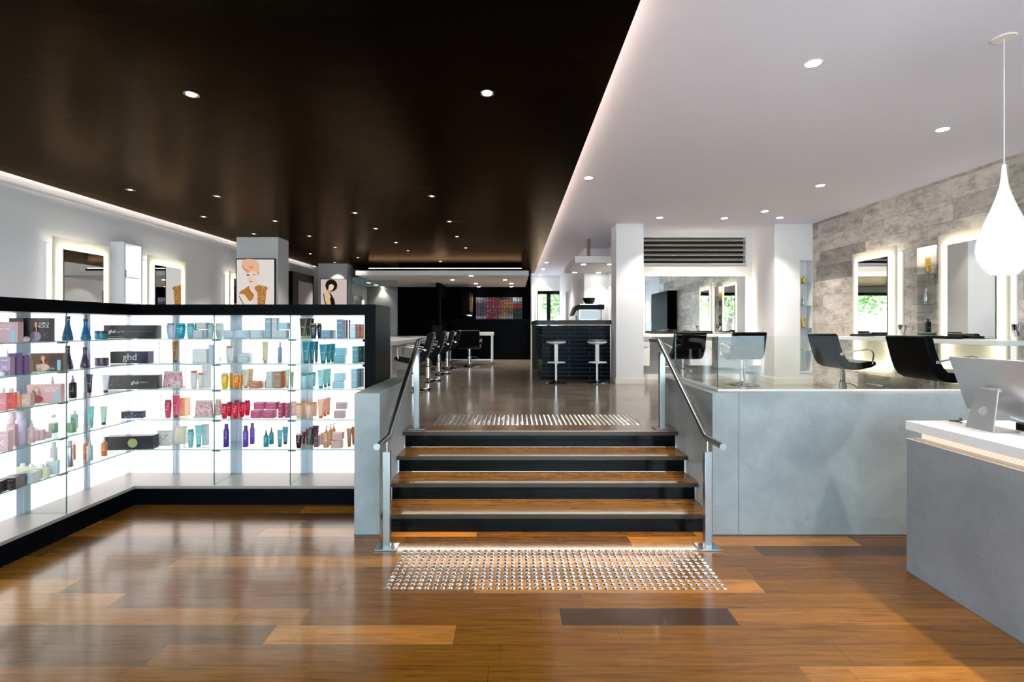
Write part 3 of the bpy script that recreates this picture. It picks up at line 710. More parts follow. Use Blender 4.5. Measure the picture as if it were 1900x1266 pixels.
# top shelf
def wide_box(name, label, x0, x1, yt, sh, c, Y, txt, d=.09, rz=0, z0=None, cat='box', extra=None):
    z = SZ[sh]; w = (x1-x0)*Y/F; ht = WZ(yt, Y)-z
    t = empty(name, (WX((x0+x1)/2, Y), Y, z+.0005), rz); tag(t, label, cat, 'hair tool boxes in the corner bay')
    MB().box(-w/2, w/2, -d/2, d/2, 0, ht).build('carton', P(c, .3), t, bevel=.0015, seg=1)
    for (s_, size, fx, fz, colr, sxx) in txt:
        text(s_, size, P(colr, .4), t, (fx*w, -d/2-.0008, fz*ht), sx=sxx)
    if extra: extra(t, w, ht, d)
    return t
wide_box('hair_tool_box', 'long black hair tool box lettered curve on the top shelf in the corner', 199, 294, 603.5, 0, (20, 28, 36), 4.90,
         [('ghd', .046, -.335, .52, (250, 250, 250), 1), ('curve', .030, -.175, .52, (170, 205, 235), 1.1), ('professional styling tool', .011, -.25, .14, (190, 200, 210), 1.2)], extra=lambda t, w, ht, d: MB().tube([(-w*.08, -d/2-.001, ht*.5), (w*.46, -d/2-.001, ht*.53)], .0018, 6).build('wand_picture', P((130, 150, 170), .3), t))
wide_box('hair_tool_box', 'navy and black styler box with large silver lettering on the second shelf', 212.5, 279, 652, 1, (24, 28, 66), 4.92,
         [('ghd', .092, .02, .52, (200, 205, 190), 1)], rz=.05, extra=lambda t, w, ht, d: MB().box(-w*.5-.0005, -w*.13, -d/2-.0007, d/2, .001, ht-.001).build('black_band', P((12, 10, 12), .3), t))
def dots(t, w, ht, d):
    mb = MB(); rng = random.Random(3)
    for k in range(170):
        a = rng.uniform(-1.3, 1.3); rr = .035+abs(rng.gauss(0, .05)); x = -w/2+.004+rr*math.cos(a); z = ht/2+rr*math.sin(a)
        if -w/2 < x < w/2 and .004 < z < ht-.004: mb.box(x-.0012, x+.0012, -d/2-.0008, -d/2, z-.0012, z+.0012)
    mb.build('speckle_print', P((150, 200, 225), .4), t)
    MB().lathe([(.03, 0), (.03, .0006)], 24, T=Matrix.Translation((-w/2+.012, -d/2-.0001, ht/2))@Matrix.Rotation(PI/2, 4, 'X')).build('disc_print', P((8, 8, 10), .4), t)
wide_box('hair_tool_box', 'charcoal hair tool box with blue speckles on the middle shelf', 204, 294, 696, 2, (56, 56, 54), 4.90, [('ghd', .046, .07, .48, (225, 225, 225), 1), ('eclipse', .024, .24, .5, (160, 200, 225), 1.2)], rz=.09, extra=dots)
def flowers(t, w, ht, d):
    mb = MB(); rng = random.Random(5)
    for k in range(60):
        x = rng.uniform(-.3, .48)*w; z = rng.uniform(.08, .5)*ht*(x/w+.9); mb.box(x-.003, x+.003, -d/2-.0008, -d/2, z-.002, z+.002)
    mb.build('floral_print', P((90, 140, 200), .4), t)
wide_box('hair_tool_box', 'small black box with blue floral print on the fourth shelf', 229.5, 266, 763, 3, (26, 36, 36), 4.93, [('C', .03, .02, .66, (230, 230, 230), 1)], rz=.10, d=.06, extra=flowers)
def seal(t, w, ht, d):
    MB().lathe([(.042, 0), (.042, .0008)], 32, T=Matrix.Translation((.03, -d/2-.0001, ht*.5))@Matrix.Rotation(PI/2, 4, 'X')).build('round_seal', P((150, 160, 105), .4), t)
wide_box('hair_tool_box', 'long black box with round green seal on the bottom shelf', 205, 286, 808, 4, (18, 22, 32), 4.87, [], rz=.14, d=.10, extra=seal)
# top shelf
item('bottle', 'pale lilac', (190, 200, 225), 310, 324, 600, 0, (120, 150, 165))
item('bottle', 'bright turquoise', (0, 160, 175), 327.5, 344, 600, 0, (110, 170, 180), mat=P((0, 160, 178), .12))
item('bottle', 'dusty aqua', (110, 185, 195), 347, 360.5, 600, 0, (110, 160, 170))
item('bottle', 'small teal', (70, 160, 180), 361, 368, 600, 0, (100, 150, 160), Y=5.08)
item('box', 'pale grey', (200, 205, 208), 362, 380, 612.5, 0)
item('box', 'silver grey', (186, 190, 190), 380.5, 385.5, 612.5, 0, d=.05)
item('box', 'light silver', (206, 208, 206), 368, 386, 599, 0, lift=.085)
item('bottle', 'grey aqua', (165, 195, 205), 386, 396, 600, 0, (130, 160, 170))
item('bottle', 'frosted white', (215, 218, 218), 400, 415, 600, 0, (200, 205, 205), Y=5.08)
for (a, b_, n) in ((418, 436, 'ice blue'), (442, 460, 'pale blue grey'), (468, 486, 'misty blue')):
    item('box', n, (184, 204, 214), a, b_, 613, 0)
for (a, b_) in ((437.5, 441), (461.5, 467), (487.5, 493)): item('box', 'cream', (235, 226, 220), a, b_, 613, 0, Y=5.0)
item('box', 'tall slate blue', (140, 170, 188), 494, 505, 590, 0); item('box', 'tall silver mauve', (190, 190, 196), 506, 516, 590, 0)
item('box', 'sage grey', (178, 194, 196), 516.5, 534, 613, 0); item('box', 'powder blue', (160, 196, 208), 519, 536, 599, 0, lift=.086)
item('tube', 'black and gold', (70, 54, 36), 556, 570, 591, 0, (190, 170, 110)); item('tube', 'dark bronze', (60, 44, 30), 567, 578, 591, 0, (190, 170, 110), Y=5.05); item('tube', 'espresso', (40, 28, 24), 575, 583, 591.5, 0, (150, 120, 90), Y=5.13)
item('bottle', 'midnight blue', (20, 40, 62), 576, 588, 600, 0, (170, 120, 60)); item('bottle', 'navy', (18, 28, 50), 588.5, 597, 600, 0, (170, 120, 60), Y=5.03)
item('box', 'steel blue', (84, 128, 156), 597.5, 615, 613, 0); item('box', 'pink-sided', (230, 200, 190), 616, 623, 613, 0, Y=5.0); item('box', 'tall steel blue', (76, 120, 150), 626.5, 638, 593, 0)
item('box', 'cream striped', (240, 215, 205), 639, 642, 594, 0, Y=5.0); item('box', 'dark brown', (50, 22, 30), 642.3, 645, 594, 0, Y=5.03); item('box', 'plum', (60, 30, 40), 647, 650, 594, 0, Y=5.05)
item('box', 'white and blue', (196, 216, 228), 650.5, 661, 601.5, 0); item('box', 'burnt orange', (200, 96, 50), 662, 668, 602, 0, Y=4.98); item('box', 'rust orange', (190, 90, 50), 669, 675, 602, 0, Y=5.0)
# second shelf
item('tube', 'black and caramel', (150, 105, 50), 319, 332, 633.5, 1, (50, 40, 40), Y=5.02)
item('box', 'white', (226, 226, 226), 361, 387, 648, 1); item('box', 'pale sky blue', (190, 208, 222), 389, 396, 640, 1)
item('bottle', 'white red-capped', (222, 222, 216), 420, 432, 642, 1, (235, 90, 60), Y=5.0); item('box', 'pale grey blue', (186, 204, 216), 446, 465, 655, 1, Y=5.0)
item('tube', 'pale gold', (206, 196, 150), 486.5, 498, 634, 1, (190, 160, 90), Y=5.0); item('slim', 'steel blue', (100, 140, 180), 516, 523, 634, 1, (170, 190, 210), Y=5.0)
for i, (a, b_, yt, Y) in enumerate(((561, 575.5, 634, 4.93), (573, 584.5, 634, 5.03), (583, 591, 633.5, 5.12))): item('tube', 'shiny teal', (14, 124, 138), a, b_, yt, 1, TD, Y=Y)
for i, (a, b_, yt, Y) in enumerate(((592.5, 607, 639, 4.93), (604, 615.5, 638.5, 5.03), (612, 622.5, 638, 5.12))): item('tube', 'muted teal', (40, 134, 148), a, b_, yt, 1, TD, Y=Y)
item('box', 'petrol blue', (54, 140, 160), 621, 640, 660.5, 1); item('box', 'turquoise foil', (80, 165, 190), 624, 642, 645.5, 1, lift=.072)
item('box', 'teal leaf-patterned', (40, 130, 140), 655, 665, 643, 1); item('box', 'dark teal', (16, 92, 92), 666.5, 671.5, 642.5, 1, Y=5.02); item('box', 'deep teal', (18, 80, 84), 672.5, 676.5, 642, 1, Y=5.06)
# middle shelf
item('pouch', 'pink floral', (200, 120, 130), 304, 339, 689, 2)
item('bottle', 'white orange-capped', (222, 228, 228), 354, 366.5, 688, 2, (240, 110, 70), Y=4.95); item('bottle', 'small white coral-capped', (236, 226, 222), 367.5, 376.5, 692, 2, (240, 110, 70), Y=4.95); item('box', 'tall white', (226, 230, 234), 377.5, 388, 677.5, 2, Y=5.02)
item('bottle', 'golden yellow', (226, 184, 30), 411, 424, 693, 2, (190, 190, 190), Y=4.90, mat=P((226, 180, 24), .12)); item('slim', 'yellow', (224, 176, 30), 426, 433, 682, 2, (190, 200, 215), Y=5.05)
item('bottle', 'amber', (222, 128, 20), 433.5, 446, 693, 2, (190, 190, 190), mat=P((222, 124, 16), .12)); item('bottle', 'orange', (236, 140, 50), 446.5, 451, 694, 2, (190, 190, 190), Y=5.08)
item('tube', 'sage and gold', (196, 190, 160), 449, 462.5, 686, 2, (190, 150, 80)); item('tube', 'sandy peach', (222, 184, 140), 458, 470.5, 684.5, 2, (190, 150, 80), Y=5.08)
item('box', 'copper brown', (176, 110, 80), 465.5, 483, 707, 2); item('box', 'pale peach', (240, 200, 180), 484, 491, 708, 2, Y=5.0); item('box', 'brick red', (190, 70, 40), 492.5, 495, 705, 2, Y=4.98)
item('box', 'sage green', (172, 188, 176), 496, 507.5, 689.5, 2); item('box', 'bright orange', (240, 130, 60), 508, 511, 689.5, 2, Y=5.0); item('box', 'bronze', (150, 112, 78), 511.5, 523, 689, 2); item('box', 'vivid orange', (235, 100, 40), 523.5, 529, 688, 2, Y=5.0)
item('tube', 'pale olive', (184, 192, 160), 529, 537.5, 686, 2, (170, 160, 110)); item('tube', 'faded olive', (196, 200, 176), 539, 545.5, 690, 2, (180, 170, 120), Y=5.05)
for (a, b_, yt, Y) in ((559, 570, 694, 4.93), (570.5, 579.5, 692, 5.03), (579, 586.5, 691, 5.12)): item('bottle', 'pale aqua', (150, 200, 206), a, b_, yt, 2, (50, 130, 140), Y=Y)
for (a, b_, yt, Y) in ((589, 602, 686.5, 4.93), (599, 608.5, 684.5, 5.03), (606, 614.5, 684, 5.12)): item('tube', 'mint aqua', (140, 200, 196), a, b_, yt, 2, (30, 120, 124), Y=Y)
item('box', 'soft blue', (140, 188, 204), 619, 637.5, 707, 2); item('box', 'baby blue', (150, 196, 212), 622, 640.5, 692.5, 2, lift=.074)
item('box', 'tall pastel blue', (134, 182, 196), 653, 663.5, 684.5, 2); item('box', 'grey teal', (110, 140, 146), 664.5, 669, 684, 2, Y=5.03); item('box', 'grey mauve', (160, 160, 164), 670, 675, 683.5, 2, Y=5.06)
# fourth shelf
item('bottle', 'crimson', (206, 30, 84), 306, 318, 742, 3, (120, 30, 60), Y=4.95); item('tube', 'magenta', (216, 30, 90), 320, 334, 734, 3, (140, 20, 60), Y=4.96); item('box', 'apricot', (250, 196, 140), 336, 346.5, 738, 3, Y=5.055); item('box', 'bright tangerine', (246, 140, 90), 347.5, 352, 738, 3, Y=5.10)
item('pouch', 'pink and grey floral', (200, 120, 130), 363, 395, 743, 3); item('pouch', 'faded pink floral', (200, 150, 150), 400, 410.5, 741, 3, Y=5.1)
for (a, b_, yt, Y) in ((411, 422.5, 749, 4.90), (421, 432, 746, 5.03), (431, 443, 748, 4.92), (434.5, 445, 743, 5.12), (443.5, 455, 746, 5.0), (453.5, 464.5, 743, 5.08)):
    item('bottle', 'crimson', (214, 14, 60), a, b_, yt, 3, (130, 30, 60), Y=Y)
for (a, b_, yt, lf) in ((468, 487, 761, 0), (491, 511, 761, 0), (474, 493, 746, .084), (496, 516, 746, .084)): item('box', 'raspberry', (180, 54, 104), a, b_, yt, 3, lift=lf)
item('box', 'tall raspberry', (170, 40, 96), 517.5, 524.5, 748, 3); item('box', 'tall cherry', (184, 44, 84), 525, 529, 747, 3, Y=5.02); item('box', 'tall raspberry', (170, 40, 96), 530, 536.5, 748, 3); item('box', 'tall rose pink', (214, 120, 130), 541, 548.5, 745, 3, Y=5.06)
for (a, b_, yt, Y) in ((549, 560.5, 748, 4.90), (560, 567, 745, 5.06), (567.5, 580, 748, 4.92), (580, 588.5, 746, 5.04)): item('bottle', 'peach gold-capped', (232, 186, 158), a, b_, yt, 3, (220, 150, 60), Y=Y)
for (a, b_, yt, Y) in ((589, 601.5, 741, 4.93), (598, 608, 739.5, 5.03), (605, 613.5, 737.5, 5.12)): item('tube', 'peach', (240, 176, 150), a, b_, yt, 3, (205, 120, 60), Y=Y)
item('box', 'dusty rose', (198, 160, 164), 622, 640, 762, 3); item('box', 'rose mauve', (192, 154, 158), 625.5, 643.5, 746.5, 3, lift=.085)
# bottom shelf
item('pouch', 'white and grey', (210, 206, 200), 292, 320, 799, 4, Y=5.02, mat=M['pouch_grey']); item('pouch', 'cream coral-labelled', (225, 210, 190), 326, 348, 791, 4, Y=5.10, mat=P((228, 214, 196), .5))
item('bottle', 'sea green', (120, 190, 196), 348.5, 359.5, 797, 4, (60, 140, 150), Y=4.94); item('tube', 'aqua', (130, 200, 204), 362, 375, 789, 4, (60, 140, 150), Y=4.95); item('box', 'tall pale grey', (196, 208, 212), 377, 386, 787.5, 4, Y=5.03)
item('can', 'deep purple flat-topped', (70, 40, 140), 415, 425, 787, 4, (60, 30, 110)); item('can', 'purple', (96, 60, 160), 451, 461, 790, 4, (70, 40, 60)); item('can', 'violet', (110, 74, 170), 464, 472.5, 785, 4, (80, 50, 70), Y=5.08)
item('spray', 'teal', (30, 140, 150), 489, 498.5, 798, 4, (70, 50, 50)); item('spray', 'teal', (40, 150, 156), 499.5, 508, 793, 4, (70, 50, 50), Y=5.07)
item('tube', 'blue grey', (84, 150, 164), 514, 524.5, 798, 4, (60, 80, 90)); item('tube', 'blue grey', (84, 150, 164), 524, 535, 792, 4, (60, 80, 90), Y=5.07)
item('bottle', 'dark brown red-based', (60, 24, 26), 549, 560, 804, 4, (210, 205, 195), Y=4.90, mat=P((54, 16, 18), .12)); item('bottle', 'dark red', (120, 20, 20), 560.5, 567.5, 798, 4, (210, 205, 195), Y=5.08, mat=P((130, 16, 12), .12))
item('tube', 'dark plum', (50, 22, 40), 567, 579.5, 796, 4, (170, 150, 130)); item('tube', 'maroon', (64, 22, 36), 573, 585, 793, 4, (90, 60, 50), Y=5.04); item('tube', 'chestnut', (100, 50, 44), 580, 592, 790, 4, (90, 60, 50), Y=5.12)
item('box', 'dark plum', (84, 40, 62), 583.5, 591.5, 809, 4); item('box', 'pale pink', (228, 196, 190), 592, 595, 806, 4, Y=5.0); item('box', 'dusky pink', (200, 150, 150), 596, 599.5, 803, 4, Y=5.04)
for (a, b_, yt, Y) in ((600, 611, 790.5, 4.93), (609.5, 618, 787, 5.03), (615.5, 623, 785, 5.12)): item('pump', 'caramel', (206, 156, 118), a, b_, yt, 4, (216, 172, 150), Y=Y)
item('box', 'rose beige', (206, 168, 150), 616, 635, 817, 4, Y=4.91); item('box', 'pink beige', (212, 172, 156), 618.5, 637, 802, 4, lift=.084, Y=4.91)
item('tube', 'copper', (196, 130, 90), 643, 653, 795, 4, (190, 130, 60)); item('tube', 'orange copper', (224, 140, 90), 652, 660, 792, 4, (200, 120, 60), Y=5.04)

# acrylic display cubes
def cube(x0, x1, yt, yb, sh, Y, label, sign=False):
    z = SZ[sh]+.001; w = (x1-x0)*Y/F; ht = WZ(yt, Y)-z
    t = empty('acrylic_display_frame', (WX((x0+x1)/2, Y), Y, z)); tag(t, label, 'display frame', 'clear acrylic frames on the shelves')
    e = .004; d = .10 if not sign else .016
    MB().box(-w/2, -w/2+e, 0, e, 0, ht).box(w/2-e, w/2, 0, e, 0, ht).box(-w/2+e, w/2-e, 0, e, ht-e, ht).box(-w/2+e, w/2-e, 0, e, 0, e).build('rim', P((200, 186, 182), .3), t)
    MB().box(-w/2, -w/2+.002, e, d, 0, ht).box(w/2-.002, w/2, e, d, 0, ht).box(-w/2+.002, w/2-.002, e, d, ht-.002, ht).build('side_sheet', M['acrylic'], t)
    MB().box(-w/2+e, w/2-e, 0, .0015, e, ht-e).build('front_sheet', M['acrylic'], t)
    return t, w, ht
cube(295, 344, 631, 672, 1, 4.90, 'clear frame around the single black and caramel tube on the second shelf')
t, w, ht = cube(405.5, 535.5, 634.5, 674, 1, 4.87, 'wide clear sign numbered one to five across the centre bay', True)
for i, (px, s_) in enumerate(((407.5, '1'), (433.5, '2'), (459.5, '3'), (486, '4'), (514, '5'))):
    text(s_, .058, P((120, 110, 105), .4), t, (WX(px, 4.87)-WX(468.5, 4.87), -.001, .038), name='numeral')
text('BEST SELLERS', .036, P((214, 206, 220), .4), t, (0.0, -.001, ht-.028))
cube(343.5, 391, 677.5, 720, 2, 4.90, 'clear frame around the white orange-capped bottles on the middle shelf')
cube(298, 347, 731.5, 774, 3, 4.90, 'clear frame around the crimson bottle and magenta tube in the corner bay')
cube(341, 390, 787.5, 830, 4, 4.90, 'clear frame around the sea green bottle on the bottom shelf')

# side wing
def sitem(kind, cname, c, x0, x1, yt, sh, cap=None, X=-3.67, mat=None, d=None, rz=.35, letter=None):
    pc_ = (x0+x1)/2; Y = X*F/(pc_-CX); z = SZ[sh]; w = (x1-x0)*Y/F; ht = WZ(yt, Y)-z
    if kind == 'box' and w > .06:
        dd0 = d or min(w, .07); w = max(.03, (w-dd0*math.sin(abs(rz)))/math.cos(rz)) if abs(rz) > .01 else w
    t = mk(kind, X, Y, z, w, max(ht, .03), c, cap, rz, d, mat)
    LAB.append((t, cname, kind, sh, 'side wing', Y, X, z, 'side'))
    if letter:
        dd = (d or min(w, .07)) if kind == 'box' else w*.55
        text(letter, w*.95, P(tuple(min(255, q+50) for q in c), .4), t, (0, -dd/2-.001, ht*.42))
    return t
def portrait_box(label, cname, x0, x1, yt, sh, c, X, rz, lines, hair, cloth, fx=-.05, d=.05):
    pc_ = (x0+x1)/2; Y = X*F/(pc_-CX); z = SZ[sh]; w = (x1-x0)*Y/F/math.cos(rz); ht = WZ(yt, Y)-z
    t = empty('gift_box', (X, Y, z+.0005), rz); tag(t, label, 'box', 'boxed hair care gift sets')
    MB().box(-w/2, w/2, -d/2, d/2, 0, ht).build('carton', P(c, .35), t, bevel=.0015, seg=1)
    def disc(cx, cz, rx, rz_, m_, off, n=20):
        mb = MB(); mb.add([(cx+rx*math.cos(2*PI*k/n), off, cz+rz_*math.sin(2*PI*k/n)) for k in range(n)], [tuple(range(n))], m_); return mb
    mb = MB(); y0 = -d/2-.0006
    def D(cx, cz, rx, rz_, m_, k): 
        n = 18; mb.add([(cx*w+rx*w*math.cos(2*PI*q/n), y0-.0002*k, cz*ht+rz_*ht*math.sin(2*PI*q/n)) for q in range(n)], [tuple(range(n))], m_)
    D(fx, .62, .12, .30, P(hair, .5), 0); D(fx-.05, .45, .09, .25, P(hair, .5), 0); D(fx+.07, .45, .07, .25, P(hair, .5), 0)
    D(fx, .22, .20, .20, P(cloth, .5), 1); D(fx-.12, .2, .08, .18, P(cloth, .5), 1); D(fx, .70, .055, .14, P((222, 178, 150), .5), 2); D(fx+.02, .50, .03, .08, P((222, 178, 150), .5), 1)
    mb.build('portrait_print', None, t)
    for (s_, size, ax, az, cc, al) in lines: text(s_, size, P(cc, .4), t, (ax*w, -d/2-.002, az*ht), align=al)
    return t, w, ht, d
def vial(t, w, ht, d, ax):
    MB().box(ax*w-.012, ax*w+.012, -d/2-.0012, -d/2, ht*.05, ht*.62).build('bottle_print', P((140, 200, 215), .4), t)
t, w, ht, d = portrait_box('dark gift box printed with a long-haired woman in lilac and white lettering', '', 53, 95, 590.5, 0, (66, 56, 62), -3.64, .12,
    [('SMOOTH', .018, .47, .91, (150, 145, 150), 'RIGHT'), ('GIRLS', .028, .48, .77, (250, 250, 250), 'RIGHT'), ('ROCK', .028, .48, .63, (250, 250, 250), 'RIGHT'), ('K', .07, .36, .26, (110, 100, 110), 'CENTER')], (110, 66, 50), (170, 160, 190))
portrait_box('dark gift box half hidden behind the lilac portrait box', '', 23, 47, 590.5, 0, (30, 24, 26), -3.76, .12, [], (120, 60, 40), (200, 170, 160), .15)
t, w, ht, d = portrait_box('pink gift box with white lettering and blue bottle on the top shelf of the wing', '', -14, 36, 597.5, 0, (206, 162, 168), -3.60, .10,
    [('I woke up', .024, .06, .82, (250, 240, 240), 'CENTER'), ('like this', .026, .04, .67, (255, 250, 250), 'CENTER')], (205, 120, 130), (180, 40, 60), -.42); vial(t, w, ht, d, .34)
t, w, ht, d = portrait_box('brown gift box with wavy-haired woman and copper lettering on the wing', '', 64, 116, 655.5, 1, (88, 66, 54), -3.66, .2,
    [('Star', .042, -.16, .28, (250, 225, 205), 'CENTER'), ('style', .034, .12, .16, (170, 200, 205), 'CENTER')], (150, 90, 60), (224, 190, 160), -.1); vial(t, w, ht, d, .38)
t, w, ht, d = portrait_box('rose gift box with woman in a long dress on the middle wing shelf', '', 60, 111, 713, 2, (214, 170, 170), -3.64, .25,
    [('I woke up', .022, .22, .80, (250, 235, 235), 'CENTER'), ('like this', .024, .2, .67, (255, 245, 245), 'CENTER')], (190, 150, 135), (176, 70, 80), -.22); vial(t, w, ht, d, .38)
sitem('cone', 'blue', (20, 100, 150), 117, 134, 587, 0, (20, 70, 110), mat=P((16, 104, 158), .15)); sitem('cone', 'bright blue', (20, 110, 160), 151, 167, 592.5, 0, (20, 70, 110), mat=P((14, 112, 166), .15)); sitem('jar', 'teal', (30, 140, 165), 177.5, 198, 614, 0, (60, 70, 75))
sitem('box', 'mauve', (172, 140, 172), 3, 24, 662, 1, X=-3.61, letter='K'); sitem('box', 'purple', (104, 66, 130), 22, 35.5, 655.5, 1, X=-3.62, letter='k', rz=.15); sitem('box', 'violet', (112, 70, 136), 37, 50, 660, 1, X=-3.63, letter='K', rz=.15)
sitem('spray', 'white-topped purple', (120, 80, 140), 10, 18, 649, 1, (228, 210, 220), X=-3.74); sitem('spray', 'clear tan', (196, 160, 120), 51.5, 59.5, 655, 1, (210, 224, 226), X=-3.66, mat=P((206, 176, 140), .15))
sitem('cone', 'dark violet', (70, 50, 90), 117, 134, 641.5, 1, (60, 50, 80), mat=P((66, 46, 86), .15)); sitem('cone', 'plum', (76, 54, 84), 150, 165, 645, 1, (60, 50, 70), mat=P((80, 54, 84), .15)); sitem('jar', 'plum', (90, 64, 90), 178, 199.5, 664, 1, (70, 50, 66))
sitem('flat', 'rose pink', (226, 130, 140), -2, 12, 721, 2, X=-3.60, letter='K'); sitem('flat', 'coral', (240, 110, 110), 13, 28, 721, 2, (228, 228, 228), X=-3.62, letter='K'); sitem('flat', 'peach orange', (244, 180, 140), 29.5, 38, 727, 2, X=-3.64); sitem('box', 'beige', (216, 190, 172), 40, 61, 731, 2, X=-3.62, letter='K')
sitem('spray', 'pale rose', (230, 206, 210), 92, 103, 700, 2, (226, 206, 210), X=-3.80); sitem('spray', 'black and lilac', (40, 34, 44), 129, 141, 697, 2, (170, 130, 180)); sitem('tube', 'black and white', (40, 34, 40), 160.5, 171, 694.5, 2, (220, 160, 200)); sitem('tube', 'white and yellow', (222, 214, 222), 190, 202, 696, 2, (60, 50, 44))
sitem('box', 'blush pink', (222, 178, 182), -3, 20, 800, 3, X=-3.595, letter='K'); sitem('box', 'rose K-lettered', (214, 172, 176), 19, 33, 787, 3, X=-3.70, letter='k', rz=.1); sitem('can', 'lilac pink', (214, 204, 228), 31, 46, 764, 3, (220, 206, 222), X=-3.68); sitem('can', 'pale pink', (228, 200, 208), 14, 30, 764, 3, (230, 206, 210), X=-3.80)
sitem('spray', 'blush', (226, 190, 192), 53, 64, 780, 3, (216, 196, 200), X=-3.65); sitem('flat', 'blush', (228, 196, 198), 65, 71.5, 795, 3, X=-3.66); sitem('box', 'small blush', (224, 190, 192), 72, 81.5, 797.5, 3, X=-3.66); sitem('jar', 'rose sphere-shaped', (220, 180, 188), 82.5, 94, 801, 3, (224, 190, 196), X=-3.68)
sitem('flask', 'clear', (214, 222, 204), 91, 106.5, 770, 3, X=-3.80); sitem('flask', 'green-filled', (170, 205, 170), 124.5, 140.5, 769, 3); sitem('flat', 'mint', (150, 200, 190), 133, 143, 762, 3, X=-3.78); sitem('tube', 'mint green', (120, 186, 180), 163, 174, 754, 3, (180, 196, 190)); sitem('tube', 'pale green', (186, 208, 180), 186.5, 198, 754, 3, (60, 66, 60))
for (a, b_, yt, n) in ((-7, 6, 892, 'black'), (9, 40.5, 884, 'dark brown')): sitem('box', n, (52, 36, 34), a, b_, yt, 4, X=-3.60, letter='K' if a > 0 else None, rz=.25, d=.12)
sitem('box', 'pale silver', (196, 204, 206), 40, 69, 875.5, 4, X=-3.61, letter='K', rz=.25, d=.10)
for (a, b_, yt, X_) in ((67, 88, 862, -3.61), (51, 66, 861, -3.70), (35, 50, 860, -3.76)): sitem('flat', 'pale yellow', (222, 222, 190), a, b_, yt, 4, X=X_)
sitem('flat', 'ice blue', (196, 212, 218), 89, 107, 849, 4, X=-3.62, letter='R'); sitem('can', 'white silver', (214, 212, 214), 94, 105, 820, 4, (220, 220, 220), X=-3.80)
sitem('can', 'silver', (180, 188, 192), 124.5, 135, 818, 4, (190, 195, 198), mat=P((190, 196, 198), .2, .7)); sitem('spray', 'orange', (226, 120, 50), 135, 140, 813, 4, (210, 205, 200), X=-3.83); sitem('spray', 'amber clear-topped', (216, 120, 60), 155, 162, 810, 4, (212, 212, 216), X=-3.74)
sitem('spray', 'silver orange-rimmed', (180, 190, 198), 162, 171.5, 814, 4, (190, 190, 196)); sitem('spray', 'orange amber', (222, 128, 70), 188.5, 198, 810, 4, (190, 196, 198))
for (px, py_, r_, sh, lb) in ((49, 628, .021, 0, 'round white puff before the lilac portrait box'), (3, 693, .02, 1, 'round white puff beside the mauve carton')):
    X_ = -3.585; Y = X_*F/(px-CX)
    m_ = MB().lathe([(r_*math.sin(PI*k/10)+.0001, r_-r_*math.cos(PI*k/10)) for k in range(11)], 16)
    o = m_.build('cotton_puff', P((240, 236, 240), .8), loc=(X_, Y, SZ[sh]+.0005)); tag(o, lb, 'puff')
# unique labels for the products
from collections import defaultdict
buck = defaultdict(list)
for rec in LAB: buck[(rec[1], rec[2], rec[3], rec[4])].append(rec)
for (cn, kd, sh, bay), L in buck.items():
    L.sort(key=lambda r: r[5], reverse=True)
    for i, r in enumerate(L):
        place = 'on the %s shelf of the %s' % (SHN[sh], bay)
        if len(L) > 1:
            place = '%s from the %s %s' % (ORD[i], 'corner' if r[8] == 'side' else 'stairs', place)
        kw = KW[kd]
        if kd == 'box' and r[7] > SZ[sh]+.01: kw = 'upper stacked carton'
        tag(r[0], ('%s %s %s' % (cn, kw, place)), CATW[kd], '%s shelf products' % SHN[sh])

# ------------------------------------------------------------------ lit mirrors
def lit_mirror(side, X, y0, y1, z1, z0, my0, my1, mz0, mz1, label, nm='wall_mirror'):
    """side -1: on the left wall facing +x; +1: on the right wall facing -x"""
    wallx = XL if side < 0 else XR; s_ = -side
    t = empty('lit_mirror', (wallx, (y0+y1)/2, z0)); tag(t, label, 'mirror', 'backlit mirrors on the %s wall' % ('white' if side < 0 else 'stone'))
    T = Matrix.Translation((-wallx, -(y0+y1)/2, -z0))
    d = abs(X-wallx)
    def bx(mb, d0, d1, a, b_, c, e): return mb.box(*sorted((wallx+s_*d0, wallx+s_*d1)), a, b_, c, e, T=T)
    bx(MB(), d-.006, d, y0, y1, z0, z1).build('frosted_panel', M['frosted'], t)
    bx(MB(), .002, .02, y0+.03, y1-.03, z0+.03, z1-.08).build('back_tray', M['white'], t)
    g = .11
    mb = MB()
    q0, q1 = d-.05, d-.042
    bx(mb, q0, q1, y0+g, y1-g, z1-g-.03, z1-g); bx(mb, q0, q1, y0+g, y0+g+.03, z0+g, z1-g-.03); bx(mb, q0, q1, y1-g-.03, y1-g, z0+g, z1-g-.03); bx(mb, q0, q1, y0+g, y1-g, z0+g-.03, z0+g)
    mb.build('led_strip', E((255, 242, 222), 8.0), t)
    mb = MB(); bx(mb, .02, d-.012, y0+.035, y0+.045, z0+.04, z1-.08); bx(mb, .02, d-.012, y1-.045, y1-.035, z0+.04, z1-.08)
    mb.build('side_diffuser', E((255, 250, 240), .5), t)
    bx(MB(), d+.001, d+.012, my0-.006, my1+.006, mz0-.006, mz1+.006).build('mirror_rim', P((30, 28, 24), .3), t)
    bx(MB(), d+.0125, d+.0145, my0, my1, mz0, mz1).build('mirror_glass', M['mirror'], t)
    return t
lit_mirror(-1, -5.33, 5.93, 6.79, 2.72, 1.0, 6.07, 6.65, 1.45, 2.58, 'backlit mirror with frosted surround above the side wing of the shelving')
lit_mirror(-1, -5.33, 7.47, 8.36, 2.72, 1.0, 7.62, 8.20, 1.45, 2.58, 'backlit mirror reflecting the portrait, between the shelf box and the first pillar')
lit_mirror(-1, -5.33, 9.62, 10.5, 2.72, 1.0, 9.77, 10.35, 1.45, 2.58, 'backlit mirror mostly hidden behind the first portrait pillar')
